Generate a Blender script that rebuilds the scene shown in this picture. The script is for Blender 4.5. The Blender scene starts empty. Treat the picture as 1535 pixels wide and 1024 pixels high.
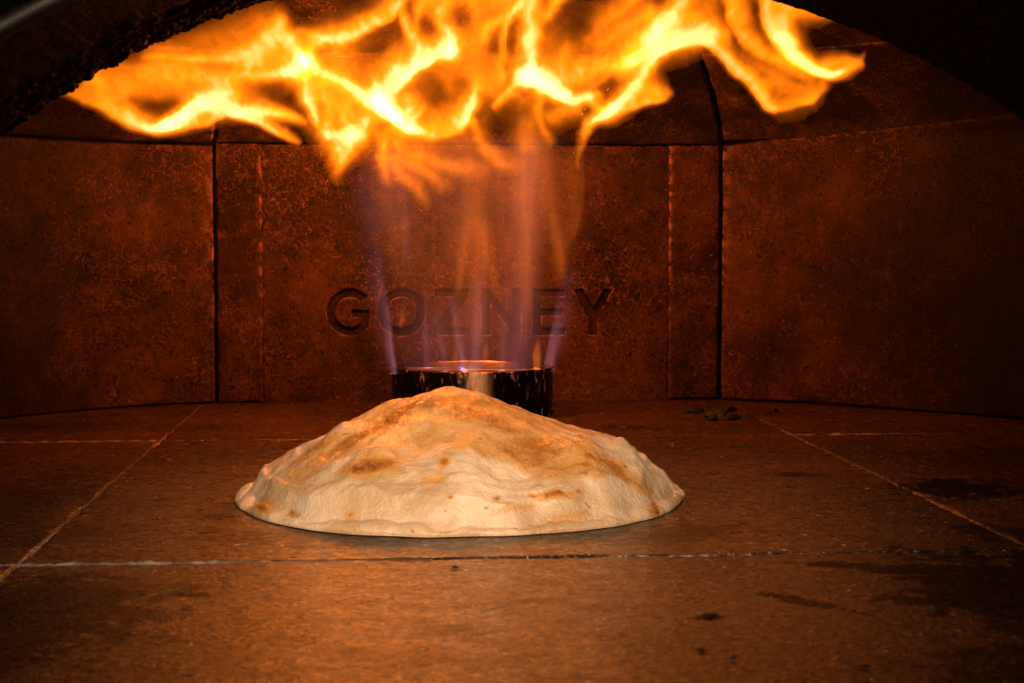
import bpy, bmesh, math, random
import numpy as np
from math import radians, sin, cos, pi
random.seed(7)
SC = bpy.context.scene
COL = SC.collection

# ------------------------------------------------------------------ camera, world, light, exposure
cam_d = bpy.data.cameras.new('camera')
cam_d.sensor_width = 36.0; cam_d.lens = 56.29; cam_d.clip_start = 0.02; cam_d.clip_end = 50
cam_d.dof.use_dof = True; cam_d.dof.focus_distance = 1.08; cam_d.dof.aperture_fstop = 22
cam = bpy.data.objects.new('camera', cam_d); COL.objects.link(cam)
cam.location = (0, 0, 0.16)
cam.rotation_euler = (radians(90 - 3.566), 0, radians(-4.349))
SC.camera = cam

world = bpy.data.worlds.new('World'); SC.world = world; world.use_nodes = True
world.node_tree.nodes['Background'].inputs[0].default_value = (1, .9, .8, 1)
world.node_tree.nodes['Background'].inputs[1].default_value = 0.004

def area_light(name, loc, target, size, power, color, spread=180):
    l = bpy.data.lights.new(name, 'AREA'); l.shape = 'RECTANGLE'; l.size = size[0]; l.size_y = size[1]
    l.spread = radians(spread); l.energy = power; l.color = color
    o = bpy.data.objects.new(name, l); COL.objects.link(o); o.location = loc
    from mathutils import Vector
    d = Vector(target) - Vector(loc); o.rotation_euler = d.to_track_quat('-Z', 'Y').to_euler()
    return o
# the pale light of the kitchen that falls in through the oven mouth
area_light('kitchen_light', (0.0, -0.10, 0.54), (0.035, 0.98, 0.03), (0.30, 0.16), .66, (1.0, .72, .48), 31)

SC.view_settings.view_transform = 'Standard'; SC.view_settings.look = 'None'
SC.view_settings.exposure = 0.0; SC.view_settings.gamma = 1.0
cy = SC.cycles
cy.use_denoising = True
cy.max_bounces = 8; cy.diffuse_bounces = 4; cy.glossy_bounces = 4; cy.transparent_max_bounces = 96; cy.volume_bounces = 0
cy.sample_clamp_indirect = 6.0

def fire_light(loc, power, radius=.035, color=(1.0, .225, .022)):
    l = bpy.data.lights.new('fire_light', 'POINT'); l.energy = power; l.color = color; l.shadow_soft_size = radius
    o = bpy.data.objects.new('fire_light', l); COL.objects.link(o); o.location = loc
# the light the burning gas throws on the stones
for q, w in (((-.03, 1.37, .28), 2.6), ((.13, 1.38, .295), 1.2), ((-.16, 1.32, .285), .35), ((.31, 1.29, .295), .40)): fire_light(q, w)

# ------------------------------------------------------------------ helpers
def hsh(a, b, c, seed):
    n = (a.astype(np.int64) * 374761393 + b.astype(np.int64) * 668265263 + c.astype(np.int64) * 2147483647 + seed * 1274126177) & 0xffffffff
    n = ((n ^ (n >> 13)) * 1274126177) & 0xffffffff
    n = n ^ (n >> 16)
    return (n & 0xffff) / 65535.0
def n3(x, y, z=0.0, seed=0):
    x = np.asarray(x, float); y = np.asarray(y, float); z = np.asarray(z, float) + 0 * x
    xi, yi, zi = np.floor(x), np.floor(y), np.floor(z)
    fx, fy, fz = x - xi, y - yi, z - zi
    fx, fy, fz = [t * t * t * (t * (6 * t - 15) + 10) for t in (fx, fy, fz)]
    r = 0
    for i in (0, 1):
        for j in (0, 1):
            for k in (0, 1):
                r = r + hsh(xi + i, yi + j, zi + k, seed) * (fx if i else 1 - fx) * (fy if j else 1 - fy) * (fz if k else 1 - fz)
    return r - .5
def fbm(x, y, z=0.0, seed=0, o=3):
    r = 0; a = 1.0
    for i in range(o):
        r = r + a * n3(x * 2 ** i, y * 2 ** i, z * 2 ** i, seed + i); a *= .5
    return r

def mesh_obj(name, verts, faces, mat=None, parent=None, smooth=True):
    me = bpy.data.meshes.new(name); me.from_pydata([tuple(v) for v in verts], [], faces); me.update()
    if smooth: me.polygons.foreach_set('use_smooth', [True] * len(me.polygons))
    o = bpy.data.objects.new(name, me); COL.objects.link(o)
    if mat: me.materials.append(mat)
    if parent: o.parent = parent
    return o
def empty(name, loc=(0, 0, 0)):
    o = bpy.data.objects.new(name, None); COL.objects.link(o); o.location = loc; o.empty_display_size = .05
    return o
def tag(o, label=None, cat=None, group=None, kind=None):
    for k, v in (('label', label), ('category', cat), ('group', group), ('kind', kind)):
        if v: o[k] = v
    return o

def edge_samples(L, b, n):
    e = [0, b * .08, b * .25, b * .5, b * .8]
    mid = list(np.linspace(b * 1.15, L - b * 1.15, n))
    return np.array(e + mid + [L - q for q in reversed(e)])
def slab(name, pos, Ls, Lt, mat, parent, b=.003, ns=24, nt=24, depth=.03, jit=.0012, rough=.0004, seed=0, wear=(0, 0, 0, 0)):  # wear: weights for worn edges plus flame light painted on them
    """one stone: pos(s, t) gives point and face normal arrays; rounded, slightly chipped arrises, skirts going back"""
    ss = edge_samples(Ls, b, ns); tt = edge_samples(Lt, b, nt)
    S, T = np.meshgrid(ss, tt)
    P, N = pos(S, T)
    w = jit * fbm(P[..., 0] * 60, P[..., 1] * 60, P[..., 2] * 60, seed, 4)
    e = np.minimum(np.minimum(S, Ls - S), np.minimum(T, Lt - T))
    ee = np.clip((e + np.clip(w, -jit, jit) * (e < b * 1.6)) / b, 0, 1)
    drop = b * (1 - np.sqrt(np.clip(1 - (1 - ee) ** 2, 0, 1)))
    drop = drop + rough * fbm(P[..., 0] * 18, P[..., 1] * 18, P[..., 2] * 18, seed + 9, 3)
    P = P - N * drop[..., None]
    W = np.zeros(S.shape)
    for wt, dist in zip(wear, (S, Ls - S, T, Lt - T)): W = np.maximum(W, wt * np.exp(-(dist / (b * 1.1)) ** 2) * np.clip((P[..., 2] - .03) / .12, .2, 1))  # pale edges: wear, plus flame light painted on edges facing the fire
    h, v = S.shape
    idx = np.arange(h * v).reshape(h, v)
    verts = list(P.reshape(-1, 3))
    faces = [(idx[i, j], idx[i, j + 1], idx[i + 1, j + 1], idx[i + 1, j]) for i in range(h - 1) for j in range(v - 1)]
    ring = [(0, j) for j in range(v)] + [(i, v - 1) for i in range(1, h)] + [(h - 1, j) for j in range(v - 2, -1, -1)] + [(i, 0) for i in range(h - 2, 0, -1)]
    base = len(verts)
    for (i, j) in ring: verts.append(P[i, j] - N[i, j] * depth)
    m = len(ring)
    for k in range(m):
        a, c = ring[k], ring[(k + 1) % m]
        faces.append((int(idx[a]), base + k, base + (k + 1) % m, int(idx[c])))
    faces = [tuple(int(q) for q in f) for f in faces]
    o = mesh_obj(name, verts, faces, mat, parent)
    a = o.data.attributes.new('wear', 'FLOAT', 'POINT')  # worn edges plus painted flame light
    a.data.foreach_set('value', np.concatenate([W.ravel(), np.zeros(len(verts) - W.size)]).astype(np.float32))
    return o

# ------------------------------------------------------------------ materials
class NT:
    def __init__(s, name):
        s.m = bpy.data.materials.new(name); s.m.use_nodes = True
        s.t = s.m.node_tree; s.t.nodes.clear()
        s.out = s.t.nodes.new('ShaderNodeOutputMaterial')
    def n(s, typ, **kw):
        x = s.t.nodes.new(typ)
        for k, v in kw.items(): setattr(x, k, v)
        return x
    def l(s, a, b): s.t.links.new(a, b)
    def set(s, inp, v):
        if hasattr(v, 'is_linked') or isinstance(v, bpy.types.NodeSocket): s.l(v, inp)
        else: inp.default_value = v
    def math(s, op, a, b=0.0, c=None, clamp=False):
        x = s.n('ShaderNodeMath', operation=op, use_clamp=clamp)
        s.set(x.inputs[0], a); s.set(x.inputs[1], b)
        if c is not None: s.set(x.inputs[2], c)
        return x.outputs[0]
    def mix(s, f, a, b, mode='MIX'):
        x = s.n('ShaderNodeMix', data_type='RGBA', blend_type=mode)
        s.set(x.inputs[0], f)
        s.set(x.inputs[6], a if isinstance(a, bpy.types.NodeSocket) else (*a, 1)); s.set(x.inputs[7], b if isinstance(b, bpy.types.NodeSocket) else (*b, 1))
        return x.outputs[2]
    def noise(s, vec, scale, detail=4, rough=.55, dist=0.0):
        x = s.n('ShaderNodeTexNoise'); s.l(vec, x.inputs['Vector'])
        x.inputs['Scale'].default_value = scale; x.inputs['Detail'].default_value = detail; x.inputs['Roughness'].default_value = rough; x.inputs['Distortion'].default_value = dist
        return x.outputs['Fac']
    def vor(s, vec, scale):
        x = s.n('ShaderNodeTexVoronoi'); s.l(vec, x.inputs['Vector']); x.inputs['Scale'].default_value = scale
        return x.outputs['Distance']
    def ramp(s, v, lo, hi, a=0.0, b=1.0):
        x = s.n('ShaderNodeMapRange', interpolation_type='SMOOTHSTEP'); s.set(x.inputs[0], v)
        for i, q in enumerate((lo, hi, a, b)): x.inputs[1 + i].default_value = q
        return x.outputs[0]
    def coords(s, rnd=True, sc=(1, 1, 1)):
        tc = s.n('ShaderNodeTexCoord'); v = tc.outputs['Object']
        if rnd:
            oi = s.n('ShaderNodeObjectInfo'); a = s.n('ShaderNodeVectorMath', operation='ADD')
            m = s.math('MULTIPLY', oi.outputs['Random'], 37.0)
            s.l(v, a.inputs[0]); s.l(m, a.inputs[1]); v = a.outputs[0]
        if sc != (1, 1, 1):
            q = s.n('ShaderNodeVectorMath', operation='MULTIPLY'); s.l(v, q.inputs[0]); q.inputs[1].default_value = sc; v = q.outputs[0]
        return v
    def world_pos(s): return s.n('ShaderNodeNewGeometry').outputs['Position']
    def blob(s, vec, c, r, rot, warp=None, soft=.35):
        mp = s.n('ShaderNodeMapping', vector_type='TEXTURE'); s.l(vec, mp.inputs[0])
        mp.inputs['Location'].default_value = c; mp.inputs['Rotation'].default_value = (0, 0, rot); mp.inputs['Scale'].default_value = r
        d = s.n('ShaderNodeVectorMath', operation='LENGTH'); s.l(mp.outputs[0], d.inputs[0]); d = d.outputs['Value']
        if warp is not None: d = s.math('ADD', d, warp)
        return s.ramp(d, 1 + soft, 1 - soft)
    def bsdf(s, color, rough=.7, bump=None, bstr=.3, bdist=.002, metal=0.0, spec=.5, **kw):
        p = s.n('ShaderNodeBsdfPrincipled')
        s.set(p.inputs['Base Color'], color if isinstance(color, bpy.types.NodeSocket) else (*color, 1))
        s.set(p.inputs['Roughness'], rough); s.set(p.inputs['Metallic'], metal); s.set(p.inputs['Specular IOR Level'], spec)
        for k, v in kw.items(): p.inputs[k.replace('_', ' ')].default_value = v
        if bump is not None:
            b = s.n('ShaderNodeBump'); b.inputs['Strength'].default_value = bstr; b.inputs['Distance'].default_value = bdist
            s.l(bump, b.inputs['Height']); s.l(b.outputs[0], p.inputs['Normal'])
        s.l(p.outputs[0], s.out.inputs['Surface']); return s.m

def squiggles(t, v, scale, width, mask):
    n = t.noise(v, scale, 2, .5, .6)
    d = t.math('ABSOLUTE', t.math('SUBTRACT', n, .5))
    return t.math('MULTIPLY', t.ramp(d, width, width * .25), mask)

def stone_material(name, dark, light, fleck, fl_amt=1.0, soot=0.0, rough=.62, side=False):
    t = NT(name); v = t.coords()
    big = t.noise(v, 9, 6, .6); med = t.noise(v, 70, 5, .65); fine = t.noise(v, 420, 3, .6)
    c = t.mix(t.ramp(t.math('ADD', t.math('MULTIPLY', big, .6), t.math('MULTIPLY', med, .4)), .36, .66), dark, light)
    c = t.mix(t.ramp(fine, .40, .72, .0, .24), c, t.mix(.5, light, fleck))
    c = t.mix(t.ramp(t.noise(v, 6.5, 5, .62, .8), .40, .62, 0, .62), c, t.mix(.75, dark, (.004, .003, .002)))
    c = t.mix(t.ramp(t.noise(v, 11, 6, .7, .5), .56, .70, 0, .45), c, t.mix(.35, light, fleck))
    pits = t.ramp(t.noise(v, 230, 2, .5), .36, .30)
    c = t.mix(t.math('MULTIPLY', pits, .75), c, (.012, .008, .006))
    msk = t.ramp(t.noise(v, 14, 3, .5), .46, .62)
    sq = squiggles(t, v, 120, .020, msk)
    sq2 = squiggles(t, v, 200, .030, t.ramp(t.noise(v, 60, 2), .52, .62))
    sp = t.ramp(t.noise(v, 640, 1, .5), .70, .76)
    fl = t.math('MULTIPLY', t.math('MAXIMUM', t.math('MAXIMUM', t.math('MULTIPLY', sq, .42), t.math('MULTIPLY', sq2, .3)), sp), fl_amt, clamp=True)
    c = t.mix(fl, c, fleck)
    if soot:
        sm = t.ramp(t.noise(v, 22, 6, .65), .62 - .3 * soot, .40 - .1 * soot + .18)
        sm = t.math('MULTIPLY', t.ramp(t.noise(v, 16, 6, .68, .4), .62, .44), soot, clamp=True)
        c = t.mix(sm, c, (.010, .007, .006))
    wr = t.n('ShaderNodeAttribute', attribute_name='wear').outputs['Fac']  # pale edges: wear plus painted light
    c = t.mix(t.math('MULTIPLY', wr, t.ramp(t.noise(v, 110, 5, .7), .47, .60)), c, (.42, .20, .085))
    if side:   # soot, and light falling off to the sides painted in as darkening
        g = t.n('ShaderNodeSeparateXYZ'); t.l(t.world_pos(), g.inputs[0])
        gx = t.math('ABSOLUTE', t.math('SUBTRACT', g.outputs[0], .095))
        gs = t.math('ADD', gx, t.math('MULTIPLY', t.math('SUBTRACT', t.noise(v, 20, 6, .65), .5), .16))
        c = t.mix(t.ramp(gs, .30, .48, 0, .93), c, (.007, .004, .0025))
    h = t.math('ADD', t.math('MULTIPLY', med, .5), t.math('MULTIPLY', fine, .35))
    h = t.math('SUBTRACT', h, t.math('MULTIPLY', pits, .6)); h = t.math('ADD', h, t.math('MULTIPLY', fl, .25))
    return t.bsdf(c, t.ramp(fine, .3, .7, rough - .08, rough + .2), h, .9, .0020, spec=.16)

M = {}
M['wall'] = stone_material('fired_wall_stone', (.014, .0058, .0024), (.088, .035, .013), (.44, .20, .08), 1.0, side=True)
M['engraved'] = stone_material('dark_engraving', (.009, .0036, .0016), (.052, .020, .008), (.2, .09, .04), .5)  # darker tone for the floors of the engraved letters
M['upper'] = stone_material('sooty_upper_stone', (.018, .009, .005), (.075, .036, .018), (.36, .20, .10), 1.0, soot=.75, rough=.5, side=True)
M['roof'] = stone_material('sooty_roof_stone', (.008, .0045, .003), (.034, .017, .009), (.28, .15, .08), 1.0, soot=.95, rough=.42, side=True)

def black_soot():
    t = NT('black_soot'); v = t.coords()
    n = t.noise(v, 130, 6, .7, .5); f = t.noise(v, 420, 3, .6)
    c = t.mix(t.ramp(n, .5, .75), (.0007, .0005, .0004), (.003, .002, .0015))
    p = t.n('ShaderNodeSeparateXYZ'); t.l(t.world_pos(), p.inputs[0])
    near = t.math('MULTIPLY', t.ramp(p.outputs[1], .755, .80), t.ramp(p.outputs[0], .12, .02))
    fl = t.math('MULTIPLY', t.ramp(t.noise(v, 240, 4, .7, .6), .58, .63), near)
    c = t.mix(fl, c, (.55, .22, .08))  # orange flecks: flame light catching the arch's left edge, painted in
    return t.bsdf(c, .6, t.math('ADD', n, t.math('MULTIPLY', f, .4)), .8, .004, spec=.02)
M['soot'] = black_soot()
def dark_gap():
    t = NT('dark_joint'); v = t.coords(False)
    return t.bsdf(t.mix(t.noise(v, 150, 4), (.008, .006, .005), (.03, .02, .014)), .9, t.noise(v, 300, 3), .6, .002)
M['gap'] = dark_gap()
def steel(name, c, r):
    t = NT(name); v = t.coords(False)
    return t.bsdf(t.mix(t.noise(v, 60, 5), c, tuple(q * .5 for q in c)), r, t.noise(v, 400, 3), .15, .001, metal=1.0)
M['trim'] = steel('dull_trim_steel', (.06, .055, .05), .6)

STAINS_AND_SHADE = [  # black burnt marks, plus shade painted round the bread and floor sides: centre (m), radii (m), turn, weight
    (-0.0564, 0.8650, 0.0573, 0.0195, -0.342, 0.60),  # first rows: contact shade round the bread, painted dark
    (0.1545, 0.8609, 0.0537, 0.0246, 0.278, 0.55),
    (-0.1005, 0.9452, 0.0157, 0.0442, -0.076, 0.50),
    (-0.1653, 0.6832, 0.0649, 0.0792, -0.076, 0.80),  # broad rows: light falloff at the floor's sides, painted dark
    (0.2925, 0.7141, 0.0526, 0.0886, -0.076, 0.80),
    (-0.2356, 0.9793, 0.0363, 0.1269, -0.076, 0.55),
    (0.4487, 1.0997, 0.0664, 0.1207, -0.076, 0.45),
    (0.3676, 1.0097, 0.0357, 0.0441, -0.557, 0.97),
    (0.2695, 0.7335, 0.0288, 0.0702, -0.516, 0.90),
    (0.2628, 0.6820, 0.0251, 0.0263, -0.404, 0.90),
    (0.1855, 0.6905, 0.0265, 0.0062, -0.929, 0.92),
    (0.2359, 0.7610, 0.0352, 0.0095, -0.520, 0.92),
    (0.1361, 0.6688, 0.0062, 0.0077, -0.653, 0.97),
    (-0.0898, 0.7276, 0.0065, 0.0051, -0.300, 0.95),
    (0.0304, 0.7783, 0.0026, 0.0048, -0.076, 0.90),
    (0.0600, 0.7014, 0.0199, 0.0059, 0.360, 0.55),
    (0.0173, 0.6575, 0.0194, 0.0136, -0.076, 0.40),
    (0.3333, 0.8473, 0.0220, 0.0273, -0.076, 0.80),
    (-0.0071, 0.6111, 0.0206, 0.0117, -0.076, 0.35),
    (0.2803, 1.0733, 0.0183, 0.0155, -0.076, 0.60),
    (-0.1922, 0.8873, 0.0455, 0.0307, 0.531, 0.50),
    (-0.1318, 0.7464, 0.0495, 0.0196, -0.076, 0.55),
    (-0.1566, 0.7341, 0.0364, 0.0514, -0.076, 0.55),
    (0.1206, 0.6115, 0.0024, 0.0051, -0.076, 0.90),
    (-0.1644, 1.3932, 0.0519, 0.0293, -0.076, 0.40),
    (-0.2967, 1.4032, 0.0692, 0.0388, -0.076, 0.50),
    (0.2036, 1.3652, 0.0231, 0.0197, -0.076, 0.50),
    (0.2286, 0.5786, 0.0302, 0.0356, -0.076, 0.60),
]
def floor_material():
    t = NT('floor_stone'); v = t.coords(); p = t.world_pos()
    sx = t.n('ShaderNodeVectorMath', operation='MULTIPLY'); t.l(v, sx.inputs[0]); sx.inputs[1].default_value = (1, 1.5, 1); vs = sx.outputs[0]
    big = t.noise(v, 7, 6, .62, .3); med = t.noise(vs, 46, 6, .68); fine = t.noise(vs, 260, 4, .65); gr = t.noise(v, 800, 2, .6)
    f = t.math('ADD', t.math('MULTIPLY', big, .5), t.math('MULTIPLY', med, .5))
    c = t.mix(t.ramp(f, .42, .58), (.009, .0035, .0017), (.080, .0275, .0105))
    c = t.mix(t.ramp(fine, .44, .66, 0, .7), c, (.15, .064, .030))
    pits = t.math('MAXIMUM', t.ramp(t.noise(vs, 150, 3, .6), .43, .37), t.ramp(t.noise(v, 330, 2, .6), .40, .35))
    c = t.mix(t.math('MULTIPLY', pits, .85), c, (.012, .009, .007))
    sp = t.ramp(t.noise(v, 470, 2, .5), .66, .72); sp2 = t.ramp(t.noise(v, 230, 2, .5), .70, .74)
    sp = t.math('MAXIMUM', t.math('MULTIPLY', sp, .75), sp2)
    c = t.mix(sp, c, (.75, .50, .34))
    wp = t.math('MULTIPLY', t.math('SUBTRACT', t.noise(p, 60, 7, .74, .5), .5), 4.6)
    tot = None
    for (cx, cy_, rx, ry, rot, wt) in STAINS_AND_SHADE:
        b = t.math('MULTIPLY', t.blob(p, (cx, cy_, 0), (rx, ry, 1), rot, wp, .16), wt)
        tot = b if tot is None else t.math('MAXIMUM', tot, b)
    if tot is not None: c = t.mix(tot, c, (.007, .006, .005))
    h = t.math('ADD', t.math('ADD', t.math('MULTIPLY', med, .45), t.math('MULTIPLY', fine, .4)), t.math('MULTIPLY', gr, .12))
    h = t.math('SUBTRACT', h, t.math('MULTIPLY', pits, .5))
    r = t.ramp(med, .38, .62, .40, .24)
    spc = t.ramp(fine, .38, .62, .30, .95)
    if tot is not None: spc = t.math('MULTIPLY', spc, t.math('SUBTRACT', 1.0, t.math('MULTIPLY', tot, .9)))
    return t.bsdf(c, r, h, .85, .0022, spec=spc)
M['floor'] = floor_material()
def mortar():
    t = NT('pale_mortar'); v = t.coords(False)
    n = t.noise(v, 90, 6, .7); f = t.noise(v, 500, 4, .7)
    c = t.mix(t.ramp(n, .40, .62), (.17, .12, .085), (.46, .36, .27))
    p = t.world_pos(); wv = t.math('MULTIPLY', t.math('SUBTRACT', t.noise(p, 40, 5, .7), .5), 1.1)
    clean = t.math('MAXIMUM', t.blob(p, (-.19, .80, 0), (.13, .10, 1), 0, wv, .5), t.math('MAXIMUM', t.blob(p, (.36, 1.30, 0), (.07, .05, 1), 0, wv, .4), t.blob(p, (-.25, 1.30, 0), (.20, .03, 1), 0, wv, .4)))
    c = t.mix(clean, t.mix(n, (.035, .02, .012), (.17, .09, .05)), c)
    c = t.mix(t.ramp(f, .42, .36), c, (.03, .02, .015))
    return t.bsdf(c, .85, t.math('ADD', n, f), .8, .0015)
M['mortar'] = mortar()

def burner_metal():
    t = NT('scorched_steel'); v = t.coords(False, (1, 1, .35))
    a = t.noise(v, 55, 6, .72, .8); b = t.noise(v, 190, 4, .6, .5)
    m = t.ramp(t.math('ADD', t.math('MULTIPLY', a, .65), t.math('MULTIPLY', b, .35)), .50, .58)
    s = t.ramp(t.math('ADD', t.math('MULTIPLY', b, .7), t.math('MULTIPLY', a, .3)), .560, .615)
    c = t.mix(m, (.020, .014, .010), (.20, .145, .10)); c = t.mix(s, c, (.62, .50, .40))
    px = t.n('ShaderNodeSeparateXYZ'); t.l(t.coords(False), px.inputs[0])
    bare_and_glint = t.math('MULTIPLY', t.ramp(t.math('ABSOLUTE', t.math('SUBTRACT', px.outputs[0], .003)), .014, .004), t.ramp(b, .36, .5, .5, .95))  # vertical gold streak: reflected highlight painted into the steel's colour
    c = t.mix(bare_and_glint, c, (.88, .58, .30))
    return t.bsdf(c, t.mix(m, (.34,) * 3, (.26,) * 3), b, .12, .001, metal=t.ramp(s, 0, 1, .9, .35))
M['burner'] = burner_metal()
def bare_metal():
    t = NT('heat_brushed_steel'); v = t.coords(False, (1, 1, 6))
    return t.bsdf(t.mix(t.noise(v, 60, 4), (.55, .42, .32), (.30, .20, .14)), .28, t.noise(v, 200, 3), .1, .001, metal=1.0)
M['bare_and_glint'] = bare_metal()
def char():
    t = NT('charred_crumb'); v = t.coords()
    n = t.noise(v, 300, 4)
    return t.bsdf(t.mix(n, (.002, .0015, .001), (.012, .006, .004)), .55, n, 1.0, .002)
M['char'] = char()

def dough():
    t = NT('baked_dough'); v = t.coords(False)
    at = t.n('ShaderNodeAttribute', attribute_name='toast_and_glow').outputs['Fac']
    ol = t.n('ShaderNodeAttribute', attribute_name='oil').outputs['Fac']
    big = t.noise(v, 28, 6, .6, .4); med = t.noise(v, 110, 5, .65, .5); fine = t.noise(v, 480, 4, .6)
    c = t.mix(t.ramp(big, .36, .66), (.56, .36, .19), (.82, .62, .43))
    c = t.mix(t.ramp(med, .55, .75, 0, .35), c, (.55, .36, .17))
    br = t.math('ADD', t.math('MULTIPLY', t.math('SUBTRACT', t.math('ADD', t.math('MULTIPLY', med, .6), t.math('MULTIPLY', fine, .4)), .5), 1.5), at)
    c = t.mix(t.ramp(br, .12, .55, 0, .78), c, (.66, .30, .06))
    c = t.mix(t.ramp(br, .55, 1.0, 0, .88), c, (.38, .125, .020))
    c = t.mix(t.ramp(br, .98, 1.4, 0, .8), c, (.12, .035, .009))
    sp = t.ramp(t.noise(v, 170, 1, .4), .73, .78)
    c = t.mix(t.math('MULTIPLY', sp, .8), c, (.42, .15, .03))
    h = t.math('ADD', t.math('MULTIPLY', med, .55), t.math('MULTIPLY', fine, .22)); h = t.math('ADD', h, t.math('MULTIPLY', big, .6))
    r = t.math('SUBTRACT', t.ramp(fine, .3, .7, .36, .54), t.math('MULTIPLY', ol, .26))
    m = t.bsdf(c, r, h, .7, .0045, spec=.5, Coat_Weight=.10, Coat_Roughness=.30)
    return m
M['dough'] = dough()
def glow(name, rgb, k):
    t = NT(name); e = t.n('ShaderNodeEmission'); e.inputs[0].default_value = (*rgb, 1); e.inputs[1].default_value = k
    t.l(e.outputs[0], t.out.inputs['Volume']); return t.m
SIG = 150.0      # radiance per metre of burning gas
M['flame'] = glow('yellow_flame_gas', (1.0, .180, .003), SIG)
M['core'] = glow('white_hot_flame_gas', (.02, .85, .80), SIG * .15)
M['orange'] = glow('orange_flame_gas', (1.0, .19, .02), 9)
M['violet'] = glow('violet_flame_gas', (.46, .15, .20), 8)
M['pink'] = glow('rosy_flame_gas', (1.0, .22, .075), 8)
M['blue'] = glow('blue_flame_gas', (.02, .09, .45), 5)

# ------------------------------------------------------------------ oven floor
floor = tag(empty('oven_floor'), kind='structure')
XS = [-.704, -.1856, .3329, .8514]; YS = [.30, .803, 1.3015, 1.80]
for i in range(3):
    for j in range(3):
        g = .0010
        x0, x1, y0, y1 = XS[i] + g, XS[i + 1] - g, YS[j] + g, YS[j + 1] - g
        dz = random.uniform(-.0004, .0004)
        def pos(S, T, x0=x0, y0=y0, dz=dz):
            return np.stack([x0 + S, y0 + T, 0 * S + dz], -1), np.stack([0 * S, 0 * S, 0 * S + 1], -1)
        slab('floor_tile', pos, x1 - x0, y1 - y0, M['floor'], floor, b=.0014, ns=90, nt=90, depth=.03, jit=.0022, rough=.0005, seed=i * 3 + j)
mesh_obj('floor_bed', [(-.72, .25, -.012), (.87, .25, -.012), (.87, 1.85, -.012), (-.72, 1.85, -.012)], [(0, 1, 2, 3)], M['gap'], floor)
def mortar_strip(p0, p1, w, z, seed):
    p0 = np.array(p0); p1 = np.array(p1); L = np.hypot(*(p1 - p0)); n = int(L / .0025); d = (p1 - p0) / L; q = np.array([-d[1], d[0]])
    vs = []; fs = []
    us = np.array([-1, -.55, 0, .55, 1])
    for k in range(n + 1):
        c = p0 + d * L * k / n
        for u in us:
            ww = w * (1 + .7 * float(fbm(np.array(k * .11), np.array(u * .6), 0, seed, 4)))
            zz = z - .0011 * u * u + .0016 * float(fbm(np.array(k * .35), np.array(u * 1.7), 3, seed, 3))
            xy = c + q * u * ww
            vs.append((xy[0], xy[1], zz))
    for k in range(n):
        for u in range(4):
            a = k * 5 + u; fs.append((a, a + 1, a + 6, a + 5))
    m = len(vs)
    vs += [(v[0], v[1], v[2] - .01) for i, v in enumerate(vs) if i % 5 in (0, 4)]
    for k in range(n):
        fs.append((k * 5, (k + 1) * 5, m + (k + 1) * 2, m + k * 2)); fs.append((k * 5 + 4, m + k * 2 + 1, m + (k + 1) * 2 + 1, (k + 1) * 5 + 4))
    return mesh_obj('mortar', vs, fs, M['mortar'], floor)
mortar_strip((-.1856, .3), (-.1856, 1.62), .0016, -.0003, 3)
mortar_strip((-.70, .803), (.02, .803), .0021, .0002, 5)
mortar_strip((-.70, 1.3015), (-.188, 1.3015), .0018, .0, 8)
mortar_strip((.3329, 1.10), (.3329, 1.42), .0011, -.0006, 11)
mortar_strip((.3329, 1.3015), (.47, 1.3015), .0016, .0002, 14)

# ------------------------------------------------------------------ oven wall and roof
wall = tag(empty('oven_wall'), kind='structure')
CX, CY = .08, 1.05
LEFT = [(-.1715, 1.597), (-.226, 1.5788), (-.2699, 1.5508), (-.3134, 1.5123), (-.3508, 1.4646), (-.42, 1.37), (-.475, 1.24), (-.50, 1.10), (-.50, .95), (-.46, .80), (-.42, .74)]
RIGHT = [(.3325, 1.598), (.4077, 1.5565), (.4746, 1.494), (.5327, 1.4336), (.5704, 1.390), (.62, 1.28), (.65, 1.12), (.65, .95), (.61, .80), (.57, .74)]
CENT = [(-.1715, 1.600), (.3325, 1.600)]
PROF = [(.0, 1.0), (.258, 1.0), (.275, .985), (.300, .945), (.322, .885), (.336, .845), (.352, .785), (.374, .69), (.404, .50), (.424, .25), (.430, .02)]
pz = np.array([p[0] for p in PROF]); pss = np.array([p[1] for p in PROF])
pl = np.concatenate([[0], np.cumsum(np.hypot(np.diff(pz), np.diff(pss) * .5))])
def prof(l): return np.interp(l, pl, pz), np.interp(l, pl, pss)
def l_of(z): return float(np.interp(z, pz, pl))
def plan(pts):
    P = np.array(pts); d = np.concatenate([[0], np.cumsum(np.hypot(*np.diff(P, axis=0).T))])
    # smooth resample
    return P, d
def wall_stone(name, pts, s0, s1, z0, z1, mat, seed, gap=.0016, ns=40, nt=24, tilt=0.0, outward=0.0, **kw):
    P, d = plan(pts); l0 = l_of(z0); l1 = l_of(z1)
    def at(s, l):
        x = np.interp(s, d, P[:, 0]); y = np.interp(s, d, P[:, 1]); z, sc = prof(l)
        return np.stack([CX + (x - CX) * sc, CY + (y - CY) * sc, z], -1)
    Ls = s1 - s0 - 2 * gap; Lt = l1 - l0 - 2 * gap * .6
    def pos(S, T):
        s = s0 + gap + S; l = l0 + gap * .6 + T * (1 + tilt * (s - s0) / Lt)
        e = 1e-3
        A = at(s, l); du = at(s + e, l) - at(s - e, l); dv = at(s, l + e) - at(s, l - e)
        N = np.cross(dv, du); N /= np.linalg.norm(N, axis=-1)[..., None] + 1e-12
        inward = np.stack([CX - A[..., 0], CY - A[..., 1], .1 - A[..., 2]], -1)
        N *= np.sign((N * inward).sum(-1))[..., None]
        return A - N * outward, N
    return slab(name, pos, Ls, Lt, mat, wall, ns=ns, nt=nt, seed=seed, **kw)
kw = dict(b=.0022, depth=.03, jit=.0022, rough=.0007)
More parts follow.
